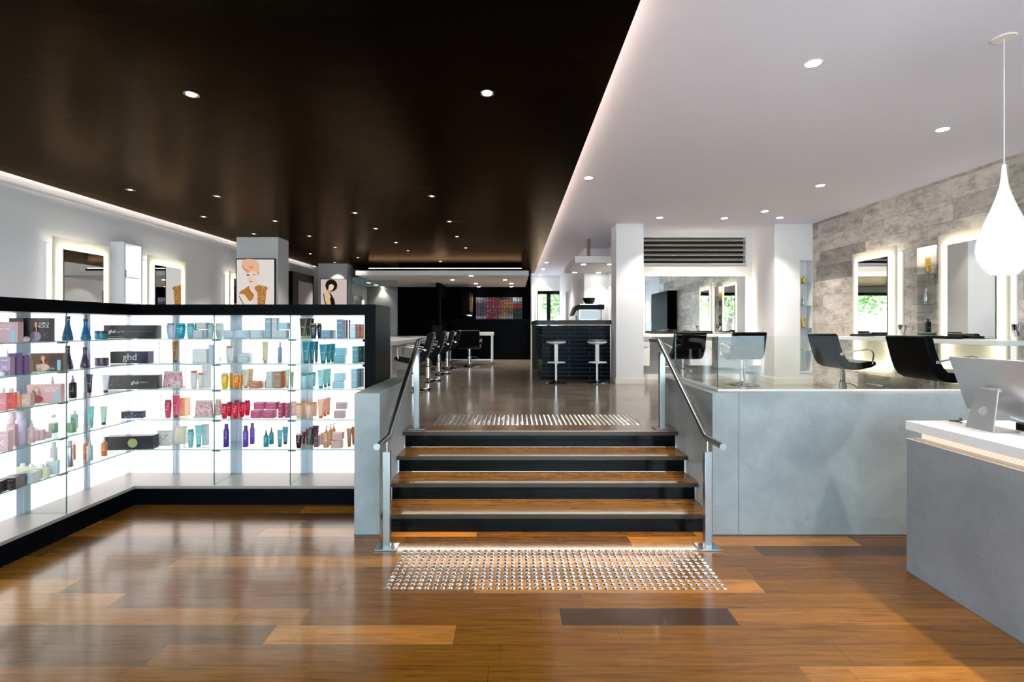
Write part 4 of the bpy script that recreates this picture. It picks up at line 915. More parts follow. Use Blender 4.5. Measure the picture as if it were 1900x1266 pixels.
lit_mirror(1, 5.156, 6.90, 7.81, 2.766, 1.0, 7.07, 7.66, 1.54, 2.63, 'backlit mirror on the stone wall nearest the white pier, chair before it')
lit_mirror(1, 5.156, 5.33, 6.23, 2.77, 1.0, 5.48, 6.08, 1.54, 2.63, 'backlit mirror on the stone wall behind the hanging teardrop lamp')
# shelf box on the left wall
sb = empty('wall_shelf_box', (XL, 7.11, 1.0)); tag(sb, 'white wall box with glowing back and glass shelves between two mirrors', 'shelf unit')
y0, y1, z1, xo = 6.945-7.11, 7.28-7.11, 1.82, .183
MB().box(0, xo, y0, y0+.018, 0, z1).box(0, xo, y1-.018, y1, 0, z1).box(0, xo, y0+.018, y1-.018, z1-.02, z1).box(0, xo, y0+.018, y1-.018, 0, .02).build('carcass', P((214, 216, 222), .5), sb)
MB().box(.002, .012, y0+.018, y1-.018, .02, z1-.02).box(.013, xo-.006, y1-.024, y1-.019, .02, z1-.02).build('light_panel', M['niche_glow'], sb)
for z in (.62, .98, 1.34): MB().box(.013, xo-.01, y0+.018, y1-.026, z, z+.008).build('glass_shelf', M['glass_edge'], sb)
def small(kind, x, y, z, w, h_, c, cap, label, mat=None):
    t = mk(kind, x, y, z, w, h_, c, cap, 0, None, mat); tag(t, label, 'bottle' if kind != 'tube' else 'tube'); return t
gm = P((200, 150, 40), .15, .5); sm_ = P((190, 190, 195), .2, .7)
small('spray', XL+.12, 7.02, 2.348, .055, .15, (200, 150, 40), (190, 140, 60), 'golden oil bottle in the white wall box', gm)
small('can', XL+.12, 7.02, 1.988, .035, .17, (190, 190, 195), (200, 200, 205), 'silver spray can in the white wall box', sm_)
# niche in the pier
pn = empty('pier_niche_frame', ((nx0+nx1)/2, 9.05, nz0)); tag(pn, 'white-framed recess with glass shelves in the white pier', 'shelf niche')
w2, hh = (nx1-nx0)/2, nz1-nz0
MB().box(-w2-.02, -w2, -.006, .0, -.02, hh+.02).box(w2, w2+.012, -.006, .0, -.02, hh+.02).box(-w2, w2, -.006, 0, hh, hh+.02).box(-w2, w2, -.006, 0, -.02, 0).build('frame', M['white'], pn)
SN = [2.42, 2.036, 1.646, 1.252]
for z in SN: MB().box(-w2+.003, w2-.003, 0.0, .165, z-nz0-.008, z-nz0).build('glass_shelf', M['glass_edge'], pn)
cxn = (nx0+nx1)/2
small('spray', cxn, 9.12, SN[0], .06, .15, (200, 150, 40), (190, 140, 60), 'golden oil bottle on the top shelf of the pier niche', gm)
small('can', cxn-.01, 9.12, SN[1], .04, .17, (190, 190, 195), (200, 200, 205), 'silver can on the second shelf of the pier niche', sm_)
small('tube', cxn, 9.12, SN[2], .07, .18, (205, 160, 70), (180, 130, 50), 'gold squeeze tube on the third shelf of the pier niche', P((205, 160, 70), .25, .5))
small('jar', cxn, 9.12, SN[3], .05, .045, (205, 170, 90), (200, 170, 110), 'small gold jar on the lowest shelf of the pier niche', gm)
# niche between the stone-wall mirrors
sn = empty('stone_niche_shelving', (XR, 6.555, 1.56)); tag(sn, 'recessed niche with three glass shelves between the stone-wall mirrors', 'shelf niche')
for z in (WZ(509.5, 6.6), WZ(563.5, 6.6), WZ(617, 6.6)): MB().box(-.07, .096, -.15, .15, z-1.56-.008, z-1.56).build('glass_shelf', M['glass_edge'], sn)
MB().box(.01, .09, -.14, .14, 1.115, 1.125).build('niche_lamp', E((255, 240, 220), 8.0), sn)
small('tube', XR-.01, 6.52, WZ(509.5, 6.6), .07, .20, (210, 165, 70), (180, 130, 50), 'gold squeeze tube on the top shelf of the stone niche', P((210, 165, 70), .25, .5))
small('can', XR-.01, 6.55, WZ(563.5, 6.6), .045, .19, (190, 190, 195), (200, 200, 205), 'silver can on the middle shelf of the stone niche', sm_)
small('flat', XR-.01, 6.52, WZ(617, 6.6), .06, .17, (30, 22, 18), (40, 30, 24), 'dark gold-banded bottle on the lowest shelf of the stone niche')
o = MB().box(XR-.012, XR-.001, 6.27, 6.365, WZ(605, 6.3)-.06, WZ(605, 6.3)+.045).build('power_outlet', M['black'], bevel=.003); tag(o, 'black double power outlet on the stone wall beside the niche', 'outlet')
def dryer_holder(y, label):
    t = empty('hairdryer_holder', (XR, y, WZ(607, y+.02))); tag(t, label, 'hairdryer holder', 'chrome hairdryer holders')
    MB().lathe([(.025, 0), (.025, .012)], 16, T=Matrix.Rotation(-PI/2, 4, 'Y')).build('wall_disc', M['chrome'], t)
    MB().tube([(-.01, 0, 0), (-.05, 0, 0), (-.09, .0, 0)], .008, 8).build('arm', M['chrome'], t)
    MB().lathe([(.045, .03), (.05, .025), (.042, -.04), (.022, -.10), (.02, -.10), (.038, -.04), (.042, .025)], 20, c=(-.13, 0, 0)).build('cone_holder', M['chrome'], t)
dryer_holder(6.79, 'chrome hairdryer holder on the stone wall beside the niche')
dryer_holder(5.24, 'chrome hairdryer holder on the stone wall behind the lamp edge')
# stone wall bench
bn = empty('styling_bench', (4.85, 6.4, 1.475)); tag(bn, 'long white floating styling shelf along the stone wall', 'shelf')
bo = MB().prism([(0, -1.25), (.285, -1.25), (.285, 1.27), (0, 1.27), ], 0, .052, 'z').build('bench_top', M['white_gloss'], bn, bevel=.003)
for y, label in ((7.4, 'black comb tray on the white shelf under the far stone-wall mirror'), (5.95, 'black comb tray on the white shelf under the near stone-wall mirror')):
    o = MB().box(-.09, .09, -.12, .12, 0, .03).box(-.08, .08, -.11, .11, .03, .034).build('tool_tray', M['black'], loc=(5.02, y, 1.5275), bevel=.003); tag(o, label, 'tray')
def footrest(loc, rz, label, L=.34):
    t = empty('footrest_rail', loc, rz); tag(t, label, 'footrest', 'steel footrests under the mirrors')
    MB().tube([(-L/2, -.10, 0), (L/2, -.10, 0)], .016, 12).build('bar', M['steel'], t)
    for s_ in (-1, 1): MB().tube([(s_*L*.42, 0, 0), (s_*L*.42, -.1, 0)], .009, 8).build('bracket', M['steel'], t)
    MB().box(-L/2, L/2, -.006, 0, -.04, .04).build('wall_plate', M['steel'], t)
footrest((XR, 7.35, WZ(716, 7.3)), -PI/2, 'steel footrest on the stone wall under the mirror by the white pier')
footrest((XR, 5.75, .86), -PI/2, 'steel footrest on the stone wall under the mirror behind the lamp')

# ------------------------------------------------------------------ centre mirror station
cm = empty('wide_mirror', (WX(1290, 9.8), 9.9, 1.536)); tag(cm, 'wide backlit mirror under the air grille, trees reflected in it', 'mirror')
x0, x1, z1 = WX(1197, 9.8)-WX(1290, 9.8), WX(1383, 9.8)-WX(1290, 9.8), 2.632-1.536
MB().box(x0+.06, x1-.06, -.075, -.01, .06, z1-.06).build('back_box', M['white'], cm)
mb = MB().box(x0+.05, x1-.05, -.07, -.03, z1-.058, z1-.05).box(x0+.05, x0+.058, -.07, -.03, .0, z1-.05).box(x1-.058, x1-.05, -.07, -.03, .0, z1-.05)
mb.build('led_strip', E((255, 236, 205), 9.0), cm)
MB().box(x0, x1, -.095, -.08, 0, z1).build('mirror_rim', P((150, 130, 100), .4), cm)
MB().box(x0+.006, x1-.006, -.098, -.0955, 0.006, z1-.006).build('mirror_glass', M['mirror'], cm)
cb_ = empty('mirror_counter', (3.45, 9.6, ZP)); tag(cb_, 'white counter with hanging drawers under the wide mirror', 'counter')
MB().box(2.30-3.45, 4.595-3.45, -.13, .295, .815, .87).build('counter_top', M['white_gloss'], cb_, bevel=.003)
MB().box(2.30-3.45, 4.595-3.45, .20, .285, .02, .8145).build('back_panel', M['grey_cab'], cb_)
for (a, b_, dz) in ((WX(1180, 9.5), WX(1206, 9.5), 0), (WX(1281, 9.5), WX(1321.5, 9.5), 1), (WX(1398, 9.5), 4.59, 1)):
    a -= 3.45; b_ -= 3.45
    MB().box(a, b_, -.08, .199, .28, .8145).build('drawer_carcass', M['white'], cb_)
    if dz:
        for (za, zb) in ((.60, .805), (.29, .59)):
            dr = MB().box(a+.004, b_-.004, -.098, -.0805, za, zb).build('drawer', M['white_gloss'], cb_, bevel=.002)
            MB().box(a+(b_-a)*.33, a+(b_-a)*.67, -.112, -.0985, zb-.022, zb-.010).build('handle', P((50, 50, 52), .3), dr)
struct(MB().box(2.29, 4.58, 9.78, 9.795, ZP, ZP+.10), 'baseboard_mirror', M['white'])
o = MB().box(2.36, 2.50, 9.505, 9.515, 1.30, 1.38).box(2.385, 2.415, 9.50, 9.506, 1.325, 1.355).box(2.445, 2.475, 9.50, 9.506, 1.325, 1.355).build('power_outlet', P((222, 222, 222), .4)); tag(o, 'white double power outlet on the cabinet beside the white column', 'outlet')
footrest((3.0, 9.79, .90), 0, 'steel footrest under the wide mirror near the white column', .42)
footrest((3.98, 9.79, .90), 0, 'steel footrest under the wide mirror behind the glass balustrade', .42)
for x, label in ((2.75, 'dark comb tray on the counter by the white column'), (3.5, 'dark comb tray on the counter before the reflected trees')):
    o = MB().box(-.2, .2, -.06, .06, 0, .02).box(-.18, .18, -.05, .05, .02, .025).build('tool_tray', P((70, 68, 66), .4), loc=(x, 9.58, ZP+.871), bevel=.003); tag(o, label, 'tray')
# grille
gl = empty('air_grille', (3.4, 9.9, WZ(494, 9.9))); tag(gl, 'wide white louvred air grille in the wall above the mirror', 'air grille')
gx0, gx1, gh = 2.32-3.4, WX(1384, 9.9)-3.4, WZ(440, 9.9)-WZ(494, 9.9)
MB().box(gx0-.03, gx0, -.02, .1, 0-.03, gh+.03).box(gx1, gx1+.035, -.02, .1, -.03, gh+.03).box(gx0, gx1, -.02, .1, gh, gh+.035).box(gx0, gx1, -.02, .1, -.03, .0).build('frame', M['white'], gl)
for k in range(6):
    z = gh*(k+.1)/6
    MB().prism([(-.012, z), (-.012, z+.010), (.06, z+.055), (.066, z+.047)], gx0, gx1, 'x').build('slat', P((178, 172, 164), .5), gl)
MB().box(gx0, gx1, .10, .11, 0, gh).build('backing', P((30, 30, 30), .8), gl)

# ------------------------------------------------------------------ salon chairs
def salon_chair(label, loc, rz, leather='black_leather'):
    t = empty('salon_chair', loc, rz); tag(t, label, 'chair')
    back = [(-.33, .90), (-.305, .80), (-.27, .66), (-.235, .56), (-.19, .49), (-.12, .45), (-.08, .545), (-.125, .59), (-.165, .66), (-.205, .77), (-.235, .895), (-.26, .915), (-.31, .915)]
    seat = [(-.118, .449), (-.05, .438), (.05, .44), (.20, .47), (.26, .50), (.268, .53), (.25, .55), (.18, .55), (.04, .53), (-.078, .5455)]
    MB().prism(back, -.275, .275, 'x').build('backrest', M[leather], t, bevel=.012, seg=3)
    MB().prism(seat, -.275, .275, 'x').build('seat', M[leather], t, bevel=.010, seg=3)
    for s_ in (-1, 1):
        x = s_*.295
        MB().tube([(s_*.27, -.20, .64), (x, -.19, .655), (x, -.05, .685), (x, .14, .71), (x, .19, .695), (x, .215, .65), (x, .20, .52), (s_*.26, .19, .505)], .009, 8).build('armrest', M['chrome'], t)
        MB().box(min(s_*.274, s_*.30), max(s_*.274, s_*.30), -.225, -.185, .63, .665).build('arm_bracket', M['chrome'], t, bevel=.003)
    MB().lathe([(.26, 0), (.28, .004), (.275, .014), (.15, .03), (.06, .045), (.045, .06)], 36).build('base_disc', M['chrome'], t)
    MB().lathe([(.048, .055), (.048, .26), (.04, .27), (.032, .275), (.032, .43), (.09, .44), (.09, .455)], 24).build('lift_column', M['chrome'], t)
    MB().tube([(.04, 0, .24), (.12, .02, .245), (.2, .04, .22), (.25, .05, .18)], .006, 8).build('pump_lever', M['chrome'], t)
    return reg(t)
def chair_copy(src, label, loc, rz, group=None):
    c = copy_tree(src); c.location = loc; c.rotation_euler.z = rz; c['label'] = label
    if group: c['group'] = group
    return c
bpy.context.view_layer.update()
ch = salon_chair('black styling chair at the stone-wall mirror nearest the white pier', (4.49, 7.0, ZP), -PI/2); ch['group'] = 'styling chairs'
chair_copy(ch, 'black styling chair behind the computer, facing the stone wall', (4.47, 5.45, ZP), -PI/2)
chair_copy(ch, 'black styling chair facing the wide mirror beside the white column', (2.97, 8.98, ZP), .10)
chair_copy(ch, 'black styling chair facing the wide mirror behind the glass corner', (3.98, 8.92, ZP), -.04)
for i, Y in enumerate((8.12, 9.50, 10.86, 12.22)):
    chair_copy(ch, '%s chair from the stairs in the row along the long white table' % ORD[i].capitalize(), (-1.58, Y, ZP), PI/2+.08)
chair_copy(ch, 'black styling chair tucked at the white rolling table near the black wall', (-1.12, 13.0, ZP), 0)

# ------------------------------------------------------------------ tables
lt = empty('long_table', (-2.6, 10.4, ZP)); tag(lt, 'long white styling table running back from the display shelving', 'table')
MB().box(-.6, .6, -2.9, 2.8, .69, .764).build('table_top', M['white_gloss'], lt, bevel=.004)
for (a, b_) in ((-2.6, -2.2), (-.6, -.2), (1.6, 2.0)):
    p = MB().box(-.25, .28, a, b_, 0, .6895).build('pedestal', M['white'], lt)
    for z in (.35, .62): MB().box(.281, .295, a+.1, b_-.1, z, z+.012).build('handle', P((60, 60, 60), .3), p)
ob = MB().box(-2.1, -1.9, 13.25, 13.45, ZP, 1.70).build('black_cabinet', M['black'], bevel=.004); tag(ob, 'narrow black cabinet standing at the far end of the long white table', 'cabinet')
rt = empty('rolling_table', (-1.11, 13.7, ZP)); tag(rt, 'white rolling table on castors before the black tiled wall', 'table')
MB().box(-.66, .575, -.25, .35, .77, .86).build('table_top', M['white_gloss'], rt, bevel=.004)
for x in (-.62, .535):
    for y in (-.21, .31):
        MB().box(x-.02, x+.02, y-.02, y+.02, .07, .7695).build('leg', P((196, 200, 200), .3, .3), rt)
        cs = MB().tube([(x-.012, y, .034), (x+.012, y, .034)], .033, 14).build('castor', P((40, 40, 42), .3), rt)
MB().box(-.62, .535, -.24, -.20, .12, .15).build('lower_rail', M['steel'], rt)
for (x, y, z, c, lb) in ((-2.25, 9.2, .764, (225, 225, 228), 'white tool holder on the long table near the third chair'), (-2.3, 12.4, .764, (40, 40, 42), 'dark product holder near the far end of the long table')):
    pass
# ------------------------------------------------------------------ bar
br_ = empty('coffee_bar', (1.17, 9.57, ZP)); tag(br_, 'black tiled coffee bar with dark overhanging top and two stools', 'bar')
MB().box(.529-1.17, 1.80-1.17, 0, 2.31, 0, 1.03).box(.529-1.17, 1.6-1.17, 2.31, 2.9, 0, 1.03).build('bar_front', M['bar_tile'], br_)
MB().prism([(.43-1.17, -.12), (1.80-1.17, -.12), (1.80-1.17, 2.31), (1.6-1.17, 2.31), (1.6-1.17, 2.9), (.43-1.17, 2.9)], 1.045, 1.128, 'z').build('bar_top', P((16, 14, 14), .35, Specular_IOR_Level=.3), br_, bevel=.003)
MB().box(.44-1.17, .528-1.17, 2.6, 2.72, 0, 1.0445).build('bar_post', P((24, 20, 20), .5), br_)
MB().box(.56-1.17, 1.79-1.17, -.02, -.008, 1.034, 1.0445).box(.515-1.17, .527-1.17, 0, 2.5, 1.034, 1.0445).build('light_strip', E((255, 220, 190), .25), br_)
def stool(loc, label):
    t = empty('bar_stool', loc); tag(t, label, 'stool', 'bar stools at the coffee bar')
    MB().lathe([(.165, .735), (.176, .745), (.176, .762), (.15, .775), (.0, .78)], 32).build('seat_pad', P((62, 54, 54), .4), t)
    MB().lathe([(.07, .69), (.14, .705), (.174, .72), (.176, .742)], 32).build('seat_shell', M['white_gloss'], t)
    MB().box(-.034, .034, -.034, .034, .34, .70).build('post_sleeve', M['white_gloss'], t, bevel=.008)
    MB().lathe([(.022, .03), (.022, .34)], 16).build('gas_lift', M['chrome'], t)
    MB().tube([(.155*math.cos(a), -.06+.11*math.sin(a), .375) for a in [2*PI*k/28 for k in range(28)]], .011, 8, closed=True).build('footrest_ring', M['white_gloss'], t)
    MB().lathe([(.185, 0), (.19, .004), (.18, .012), (.06, .026), (.03, .05)], 36).build('base_disc', M['chrome'], t)
    return reg(t)
bpy.context.view_layer.update()
stl = stool((.757, 9.15, ZP), 'white-framed bar stool near the open end of the coffee bar')
s2 = copy_tree(stl); s2.location = (1.488, 9.15, ZP); s2['label'] = 'white-framed bar stool next to the white column'
cf = empty('coffee_machine', (1.50, 10.25, ZP+1.128)); tag(cf, 'black coffee machine with bright glass front on the bar', 'coffee machine')
MB().box(-.23, .23, -.2, .25, 0.0, .22).build('body', P((190, 205, 212), .15, .6), cf, bevel=.01)
MB().box(-.20, .20, -.206, -.2005, .02, .20).build('front_window', E((225, 240, 248), .36), cf)
MB().prism([(-.36, .10), (-.33, .09), (-.26, .215), (.27, .215), (.27, .31), (-.24, .31), (-.30, .26)], -.24, .27, 'y').build('hood', M['black'], cf, bevel=.006)
MB().box(-.20, .22, -.21, .20, .3105, .318).build('top_rail', M['chrome'], cf)
for k in range(3): MB().tube([(-.27, -.1, .02+.03*k), (-.25, -.1, .02+.03*k)], .012, 8).build('knob', P((190, 140, 60), .3), cf)
o = MB().lathe([(.05, 0), (.075, .01), (.11, .06), (.125, .13), (.118, .13), (.10, .06), (.06, .02), (.0, .018)], 28).build('mixing_bowl', P((18, 18, 20), .12), loc=(1.50, 10.2, ZP+1.128+.3185)); tag(o, 'round black bowl standing on top of the coffee machine', 'bowl')
# suspended canopy over the bar
cp = empty('hanging_canopy', (1.6, 10.9, 2.9)); tag(cp, 'white suspended canopy with downlights above the coffee bar', 'canopy')
MB().box(1.182-1.6, .59, -1.0, .99, 0, .13).build('canopy_body', M['white'], cp, bevel=.003)
for (x, y) in ((-.05, -.3),): MB().box(x-.03, x+.03, y-.03, y+.03, .1305, .578).build('hanger', P((120, 110, 98), .4), cp)
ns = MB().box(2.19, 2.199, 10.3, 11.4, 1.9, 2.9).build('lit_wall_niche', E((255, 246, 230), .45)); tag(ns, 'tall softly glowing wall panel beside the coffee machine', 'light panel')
# ------------------------------------------------------------------ black back area
rk = empty('colour_tube_rack', (WX(926, 15.75), 15.78, WZ(592.5, 15.7))); tag(rk, 'black wall rack filled with rows of coloured hair dye boxes', 'rack')
NC, NR = 30, 18; pw = WX(968.6, 15.7)-WX(882.6, 15.7); ph = WZ(552, 15.7)-WZ(592.6, 15.7); cw, chh = pw/NC, ph/NR
fr = MB()
for i in range(NC+1): fr.box(-pw/2+i*cw-.007, -pw/2+i*cw+.007, -.09, 0, 0, ph)
for j in range(NR+1): fr.box(-pw/2, pw/2, -.09, 0, j*chh-.006, j*chh+.006)
fr.build('grid_frame', M['black'], rk)
pal = [(120, 105, 135), (190, 110, 205), (215, 50, 125), (235, 25, 75), (250, 205, 50), (255, 140, 30), (240, 15, 35), (120, 170, 210), (240, 240, 235), (60, 64, 72), (230, 160, 190), (150, 140, 150)]
def colour_at(i, j):
    r_ = random.random(); f = j/NR
    if i < 7: return (1 if f < .4 and r_ < .6 else (11 if r_ < .6 else 0)) if f > .15 else 8
    if i < 15: return 3 if r_ < .5 else (2 if r_ < .75 else 10)
    if i < 24: return 8 if f < .18 else (4 if .18 <= f < .32 and r_ < .6 else (5 if r_ < .3 else (7 if r_ < .42 else (4 if r_ < .6 else (6 if r_ < .75 else 11)))) if f < .85 else 9)
    return 8 if f > .8 else (7 if f > .72 else (6 if f > .45 else 9))
tubes = {}
rest = MB(); cnt = 0
for j in range(NR):
    for i in range(NC):
        k = colour_at(i, j); x = -pw/2+(i+.5)*cw+rk.location.x; z = j*chh+.0063+rk.location.z
        m_ = P(pal[k], .35)
        if cnt < 300:
            if k not in tubes:
                o = MB().box(-cw/2+.0085, cw/2-.0085, -.085, -.002, 0, chh-.018).build('dye_box', m_); tubes[k] = o
            else: o = tubes[k].copy(); col.objects.link(o)
            o.location = (x, rk.location.y, z); tag(o, 'tiny coloured hair dye box in the black wall rack', 'dye box', 'dye boxes in the wall rack'); cnt += 1
        else: rest.box(x-cw/2+.0085, x+cw/2-.0085, rk.location.y-.085, rk.location.y-.002, z, z+chh-.018, m_)
o = rest.build('dye_boxes_rest'); tag(o, 'upper rows of coloured hair dye boxes in the black wall rack', 'dye boxes', None, 'stuff')
o = empty('wall_cabinet', (-1.35, 15.1, 2.0)); tag(o, 'dark wall cabinet with lit underside beside the dye rack', 'cabinet')
MB().box(-.15, .10, -.55, .58, 0, .66).build('body', M['black_wall'], o); MB().box(.02, .09, -.5, .5, -.012, -.001).build('light_strip', E((255, 246, 235), 1.6), o)
MB().box(.101, .108, -.4, .5, .1, .58).build('bottle_row', blotchy('small_bottle_labels', [(20, 16, 14), (110, 84, 50), (40, 28, 22)], 40), o)
o = MB().box(-2.049, -2.044, 14.4, 15.5, 1.75, 2.5).build('dark_mirror', M['dark_mirror']); tag(o, 'tall dark mirror on the black partition reflecting the dye rack', 'mirror')
o = empty('tall_dark_mirror', (-4.5, 14.8, 1.2)); tag(o, 'dark mirror with bright light bar seen past the second pillar', 'mirror')
MB().box(.001, .02, -.45, .42, 0, 1.35).build('mirror_glass', M['dark_mirror'], o); MB().box(.001, .05, .42, .50, .1, 1.25).build('light_bar', E((255, 250, 240), 1.2), o)
gw = empty('glass_screen', (-3.65, 13.4, ZP)); tag(gw, 'floor to ceiling glass screen with dotted film beside the second pillar', 'glass screen')
MB().box(-.61, .61, -.005, .005, 0, ZB-ZP).build('glass_panel', M['dots'], gw); MB().box(.61, .613, -.006, .006, 0, ZB-ZP).build('polished_edge', M['glass_edge_dark'], gw)
o = empty('black_wall_unit', (XL, 12.6, 1.0)); tag(o, 'black wall cabinet with pale shelves between the two portrait pillars', 'cabinet')
MB().box(0, .35, -.75, .5, 0, 1.95).build('carcass', M['black'], o); MB().box(.351, .358, -.45, .4, .3, 1.1).box(.351, .358, -.45, .4, 1.2, 1.75).build('pale_back', P((150, 146, 150), .4), o)
struct(MB().box(XL, -5.25, 10.75, 11.7, ZP, 3.15), 'wall_pilaster', P((196, 190, 182), .6))
# floating ceiling at the back
fc = empty('floating_ceiling_panel', (-2.5, 14, 2.88)); tag(fc, 'white floating ceiling panel with downlights over the back of the salon', 'ceiling panel')
MB().prism([(-1.24, -1.86), (.358+2.5, -1.86), (.358+2.5, 1.79), (-2.5, 1.79), (-2.5, -.24), (-1.24, -.24)], 0, .11, 'z').build('panel', M['white'], fc)
MB().box(-1.20, .22+2.5, -1.0, 1.79, .1105, .26).build('upstand', M['black'], fc)
MB().box(-1.18, .20+2.5, -.96, -.90, .2605, .275).build('led_strip', E((255, 226, 200), 5.0), fc)
# ------------------------------------------------------------------ pillars with portraits
def pillar(n, y, y1, zt, first):
    struct(MB().box(-5.05, -4.29, y, y1, ZP, ZB-.001), 'column_%d' % n, P((205, 206, 208), .7))
pillar(1, 9.35, 9.78, 0, True); pillar(2, 13.26, 13.68, 0, False)
def SH(mb, pts, m_, lay, w, hgt):
    mb.add([((u-.5)*w, -.0305-.0004*lay, v*hgt) for u, v in pts], [tuple(range(len(pts)))], m_)
def ell(cx, cz, rx, rz_, n=24, a0=0, rot=0):
    return [(cx+rx*math.cos(2*PI*k/n)*math.cos(rot)-rz_*math.sin(2*PI*k/n)*math.sin(rot), cz+rx*math.cos(2*PI*k/n)*math.sin(rot)+rz_*math.sin(2*PI*k/n)*math.cos(rot)) for k in range(n)]
def lightbox(x0, x1, yt, Y, label, draw, cbg, zb=1.1):
    w = (x1-x0)*Y/F; hgt = WZ(yt, Y)-zb
    t = empty('portrait_lightbox', (WX((x0+x1)/2, Y), Y, zb)); tag(t, label, 'lightbox', 'portrait lightboxes on the pillars')
    MB().box(-w/2, w/2, -.028, 0, 0, hgt).build('frame', M['black'], t)
    MB().box(-w/2+.018, w/2-.018, -.030, -.0281, .018, hgt-.018).build('glowing_picture', E(cbg, .36), t)
    mb = MB(); draw(mb, w, hgt); mb.build('portrait_print', None, t)
def e(c, s_=.36): return E(c, s_)
def draw1(mb, w, hgt):
    # fractions measured from the top: v counted within the visible upper part
    H = hgt; top = 1.0
    def V(py): return (WZ(470+py/12.66, 9.32)-1.1)/H
    def U(px): return (px/12.66+440-439)/73.0
    def poly(pts, c, lay): SH(mb, [(U(a), V(b_)) for a, b_ in pts], c, lay, w, hgt)
    skin = e((252, 226, 208)); hair = e((250, 196, 158)); hair2 = e((240, 158, 112)); gold = e((196, 134, 64)); dark = e((120, 70, 40)); lip = e((225, 120, 100)); pale = e((252, 236, 224))
    poly([(160, 160), (260, 140), (430, 150), (520, 230), (545, 330), (535, 440), (520, 520), (480, 470), (420, 420), (330, 440), (260, 470), (215, 430), (150, 370), (125, 290), (130, 210)], hair, 1)
    poly([(130, 300), (160, 380), (220, 430), (250, 470), (320, 450), (270, 400), (200, 360), (150, 290)], hair2, 2); poly([(280, 330), (360, 300), (420, 340), (330, 360)], hair2, 2)
    poly([(490, 440), (540, 430), (530, 520), (505, 520)], hair2, 3)
    poly([(245, 480), (330, 440), (420, 425), (490, 450), (500, 560), (460, 680), (390, 740), (330, 740), (290, 690), (250, 590)], skin, 3)
    poly([(240, 500), (310, 505), (320, 530), (250, 540)], dark, 4); poly([(395, 505), (450, 500), (450, 515), (400, 522)], dark, 4)
    poly([(320, 590), (350, 615), (330, 630), (315, 615)], hair2, 4); poly([(305, 660), (345, 650), (385, 665), (345, 695)], lip, 4)
    poly([(330, 740), (500, 640), (510, 760), (480, 840), (350, 840)], skin, 2)
    poly([(285, 770), (320, 780), (340, 900), (410, 980), (390, 1080), (320, 1140), (230, 1040), (140, 960), (80, 960), (60, 1000), (75, 930), (120, 880), (200, 840)], gold, 3)
    poly([(420, 790), (530, 750), (680, 780), (745, 820), (700, 900), (680, 1210), (500, 1210), (495, 940), (440, 860)], gold, 3)
    poly([(95, 960), (190, 970), (300, 1120), (345, 1210), (180, 1210), (120, 1080), (85, 1010)], pale, 4); poly([(300, 780), (430, 770), (440, 860), (490, 920), (495, 1210), (390, 1210), (410, 1000), (330, 880)], skin, 4)
    poly([(745, 830), (780, 870), (850, 1210), (690, 1210), (700, 920)], pale, 4)
    poly([(60, 1000), (80, 1010), (120, 1085), (180, 1210), (160, 1210), (95, 1080)], dark, 5); poly([(285, 780), (300, 860), (400, 960), (415, 990), (400, 1050), (395, 985), (300, 880)], dark, 5)
    rng = random.Random(8)
    for k in range(110):
        a, b_ = rng.uniform(505, 690), rng.uniform(770, 1180); q = rng.uniform(4, 11)
        poly([(a, b_), (a+q, b_-q), (a+2*q, b_), (a+q, b_+q)], rng.choice([dark, e((236, 214, 180))]), 5)
def draw2(mb, w, hgt):
    def V(py): return (WZ(510+py/9.74, 13.2)-1.1)/hgt
    def U(px): return (px/9.74+590-594)/52.0
    def poly(pts, c, lay): SH(mb, [(U(a), V(b_)) for a, b_ in pts], c, lay, w, hgt)
    blk = e((40, 26, 16)); skin = e((240, 200, 160)); skin2 = e((250, 226, 200))
    pts = []
    for k in range(36):
        a = 2*PI*k/36; r_ = 100+(9 if k % 2 else -4); pts.append((248+r_*1.08*math.cos(a), 195-r_*1.08*math.sin(a)))
    poly(pts, blk, 1)
    poly([(205, 190), (255, 165), (300, 200), (285, 250), (260, 285), (225, 280), (195, 260)], skin2, 2)
    poly([(150, 280), (200, 265), (235, 290), (210, 330), (160, 310)], skin2, 2)
    poly([(130, 290), (200, 300), (240, 380), (250, 540), (150, 540), (115, 450), (105, 360)], skin, 2)
    poly([(200, 300), (240, 340), (300, 440), (320, 540), (240, 540), (225, 430), (240, 400)], blk, 3); poly([(100, 340), (115, 340), (125, 440), (160, 540), (140, 540), (110, 450)], blk, 3)
    poly([(150, 262), (205, 292), (215, 310), (150, 275)], blk, 4)
lightbox(439, 512, 480.3, 9.32, 'lightbox portrait of a blonde woman in a gold top on the first pillar', draw1, (244, 236, 232))
lightbox(594.5, 645.5, 517.3, 13.22, 'lightbox portrait of a curly dark-haired woman on the second pillar', draw2, (222, 206, 202))

# ------------------------------------------------------------------ behind the camera: things seen in the mirror
o = empty('tall_black_cabinet', (XR, 2.1, 0)); tag(o, 'tall black cabinet on the side wall, seen only in the wide mirror', 'cabinet')
MB().box(-.30, -.001, -1.0, .95, 0, 2.83).build('carcass', M['black_wall'], o); MB().box(-.318, -.3005, -.98, .93, .05, 1.75).box(-.318, -.3005, -.98, .93, 1.77, 2.80).build('door', M['black_wall'], o)
o = empty('round_lit_mirror', (XR, -.55, 2.22)); tag(o, 'round mirror with glowing rim, seen only in the wide mirror', 'mirror')
TR = Matrix.Rotation(-PI/2, 4, 'Y')
MB().lathe([(.40, .012), (.40, .03), (.44, .03), (.44, .012)], 48, T=TR).build('glowing_rim', E((255, 250, 240), .7), o); MB().lathe([(.395, .012), (.395, .034)], 48, T=TR).build('mirror_glass', M['mirror'], o)

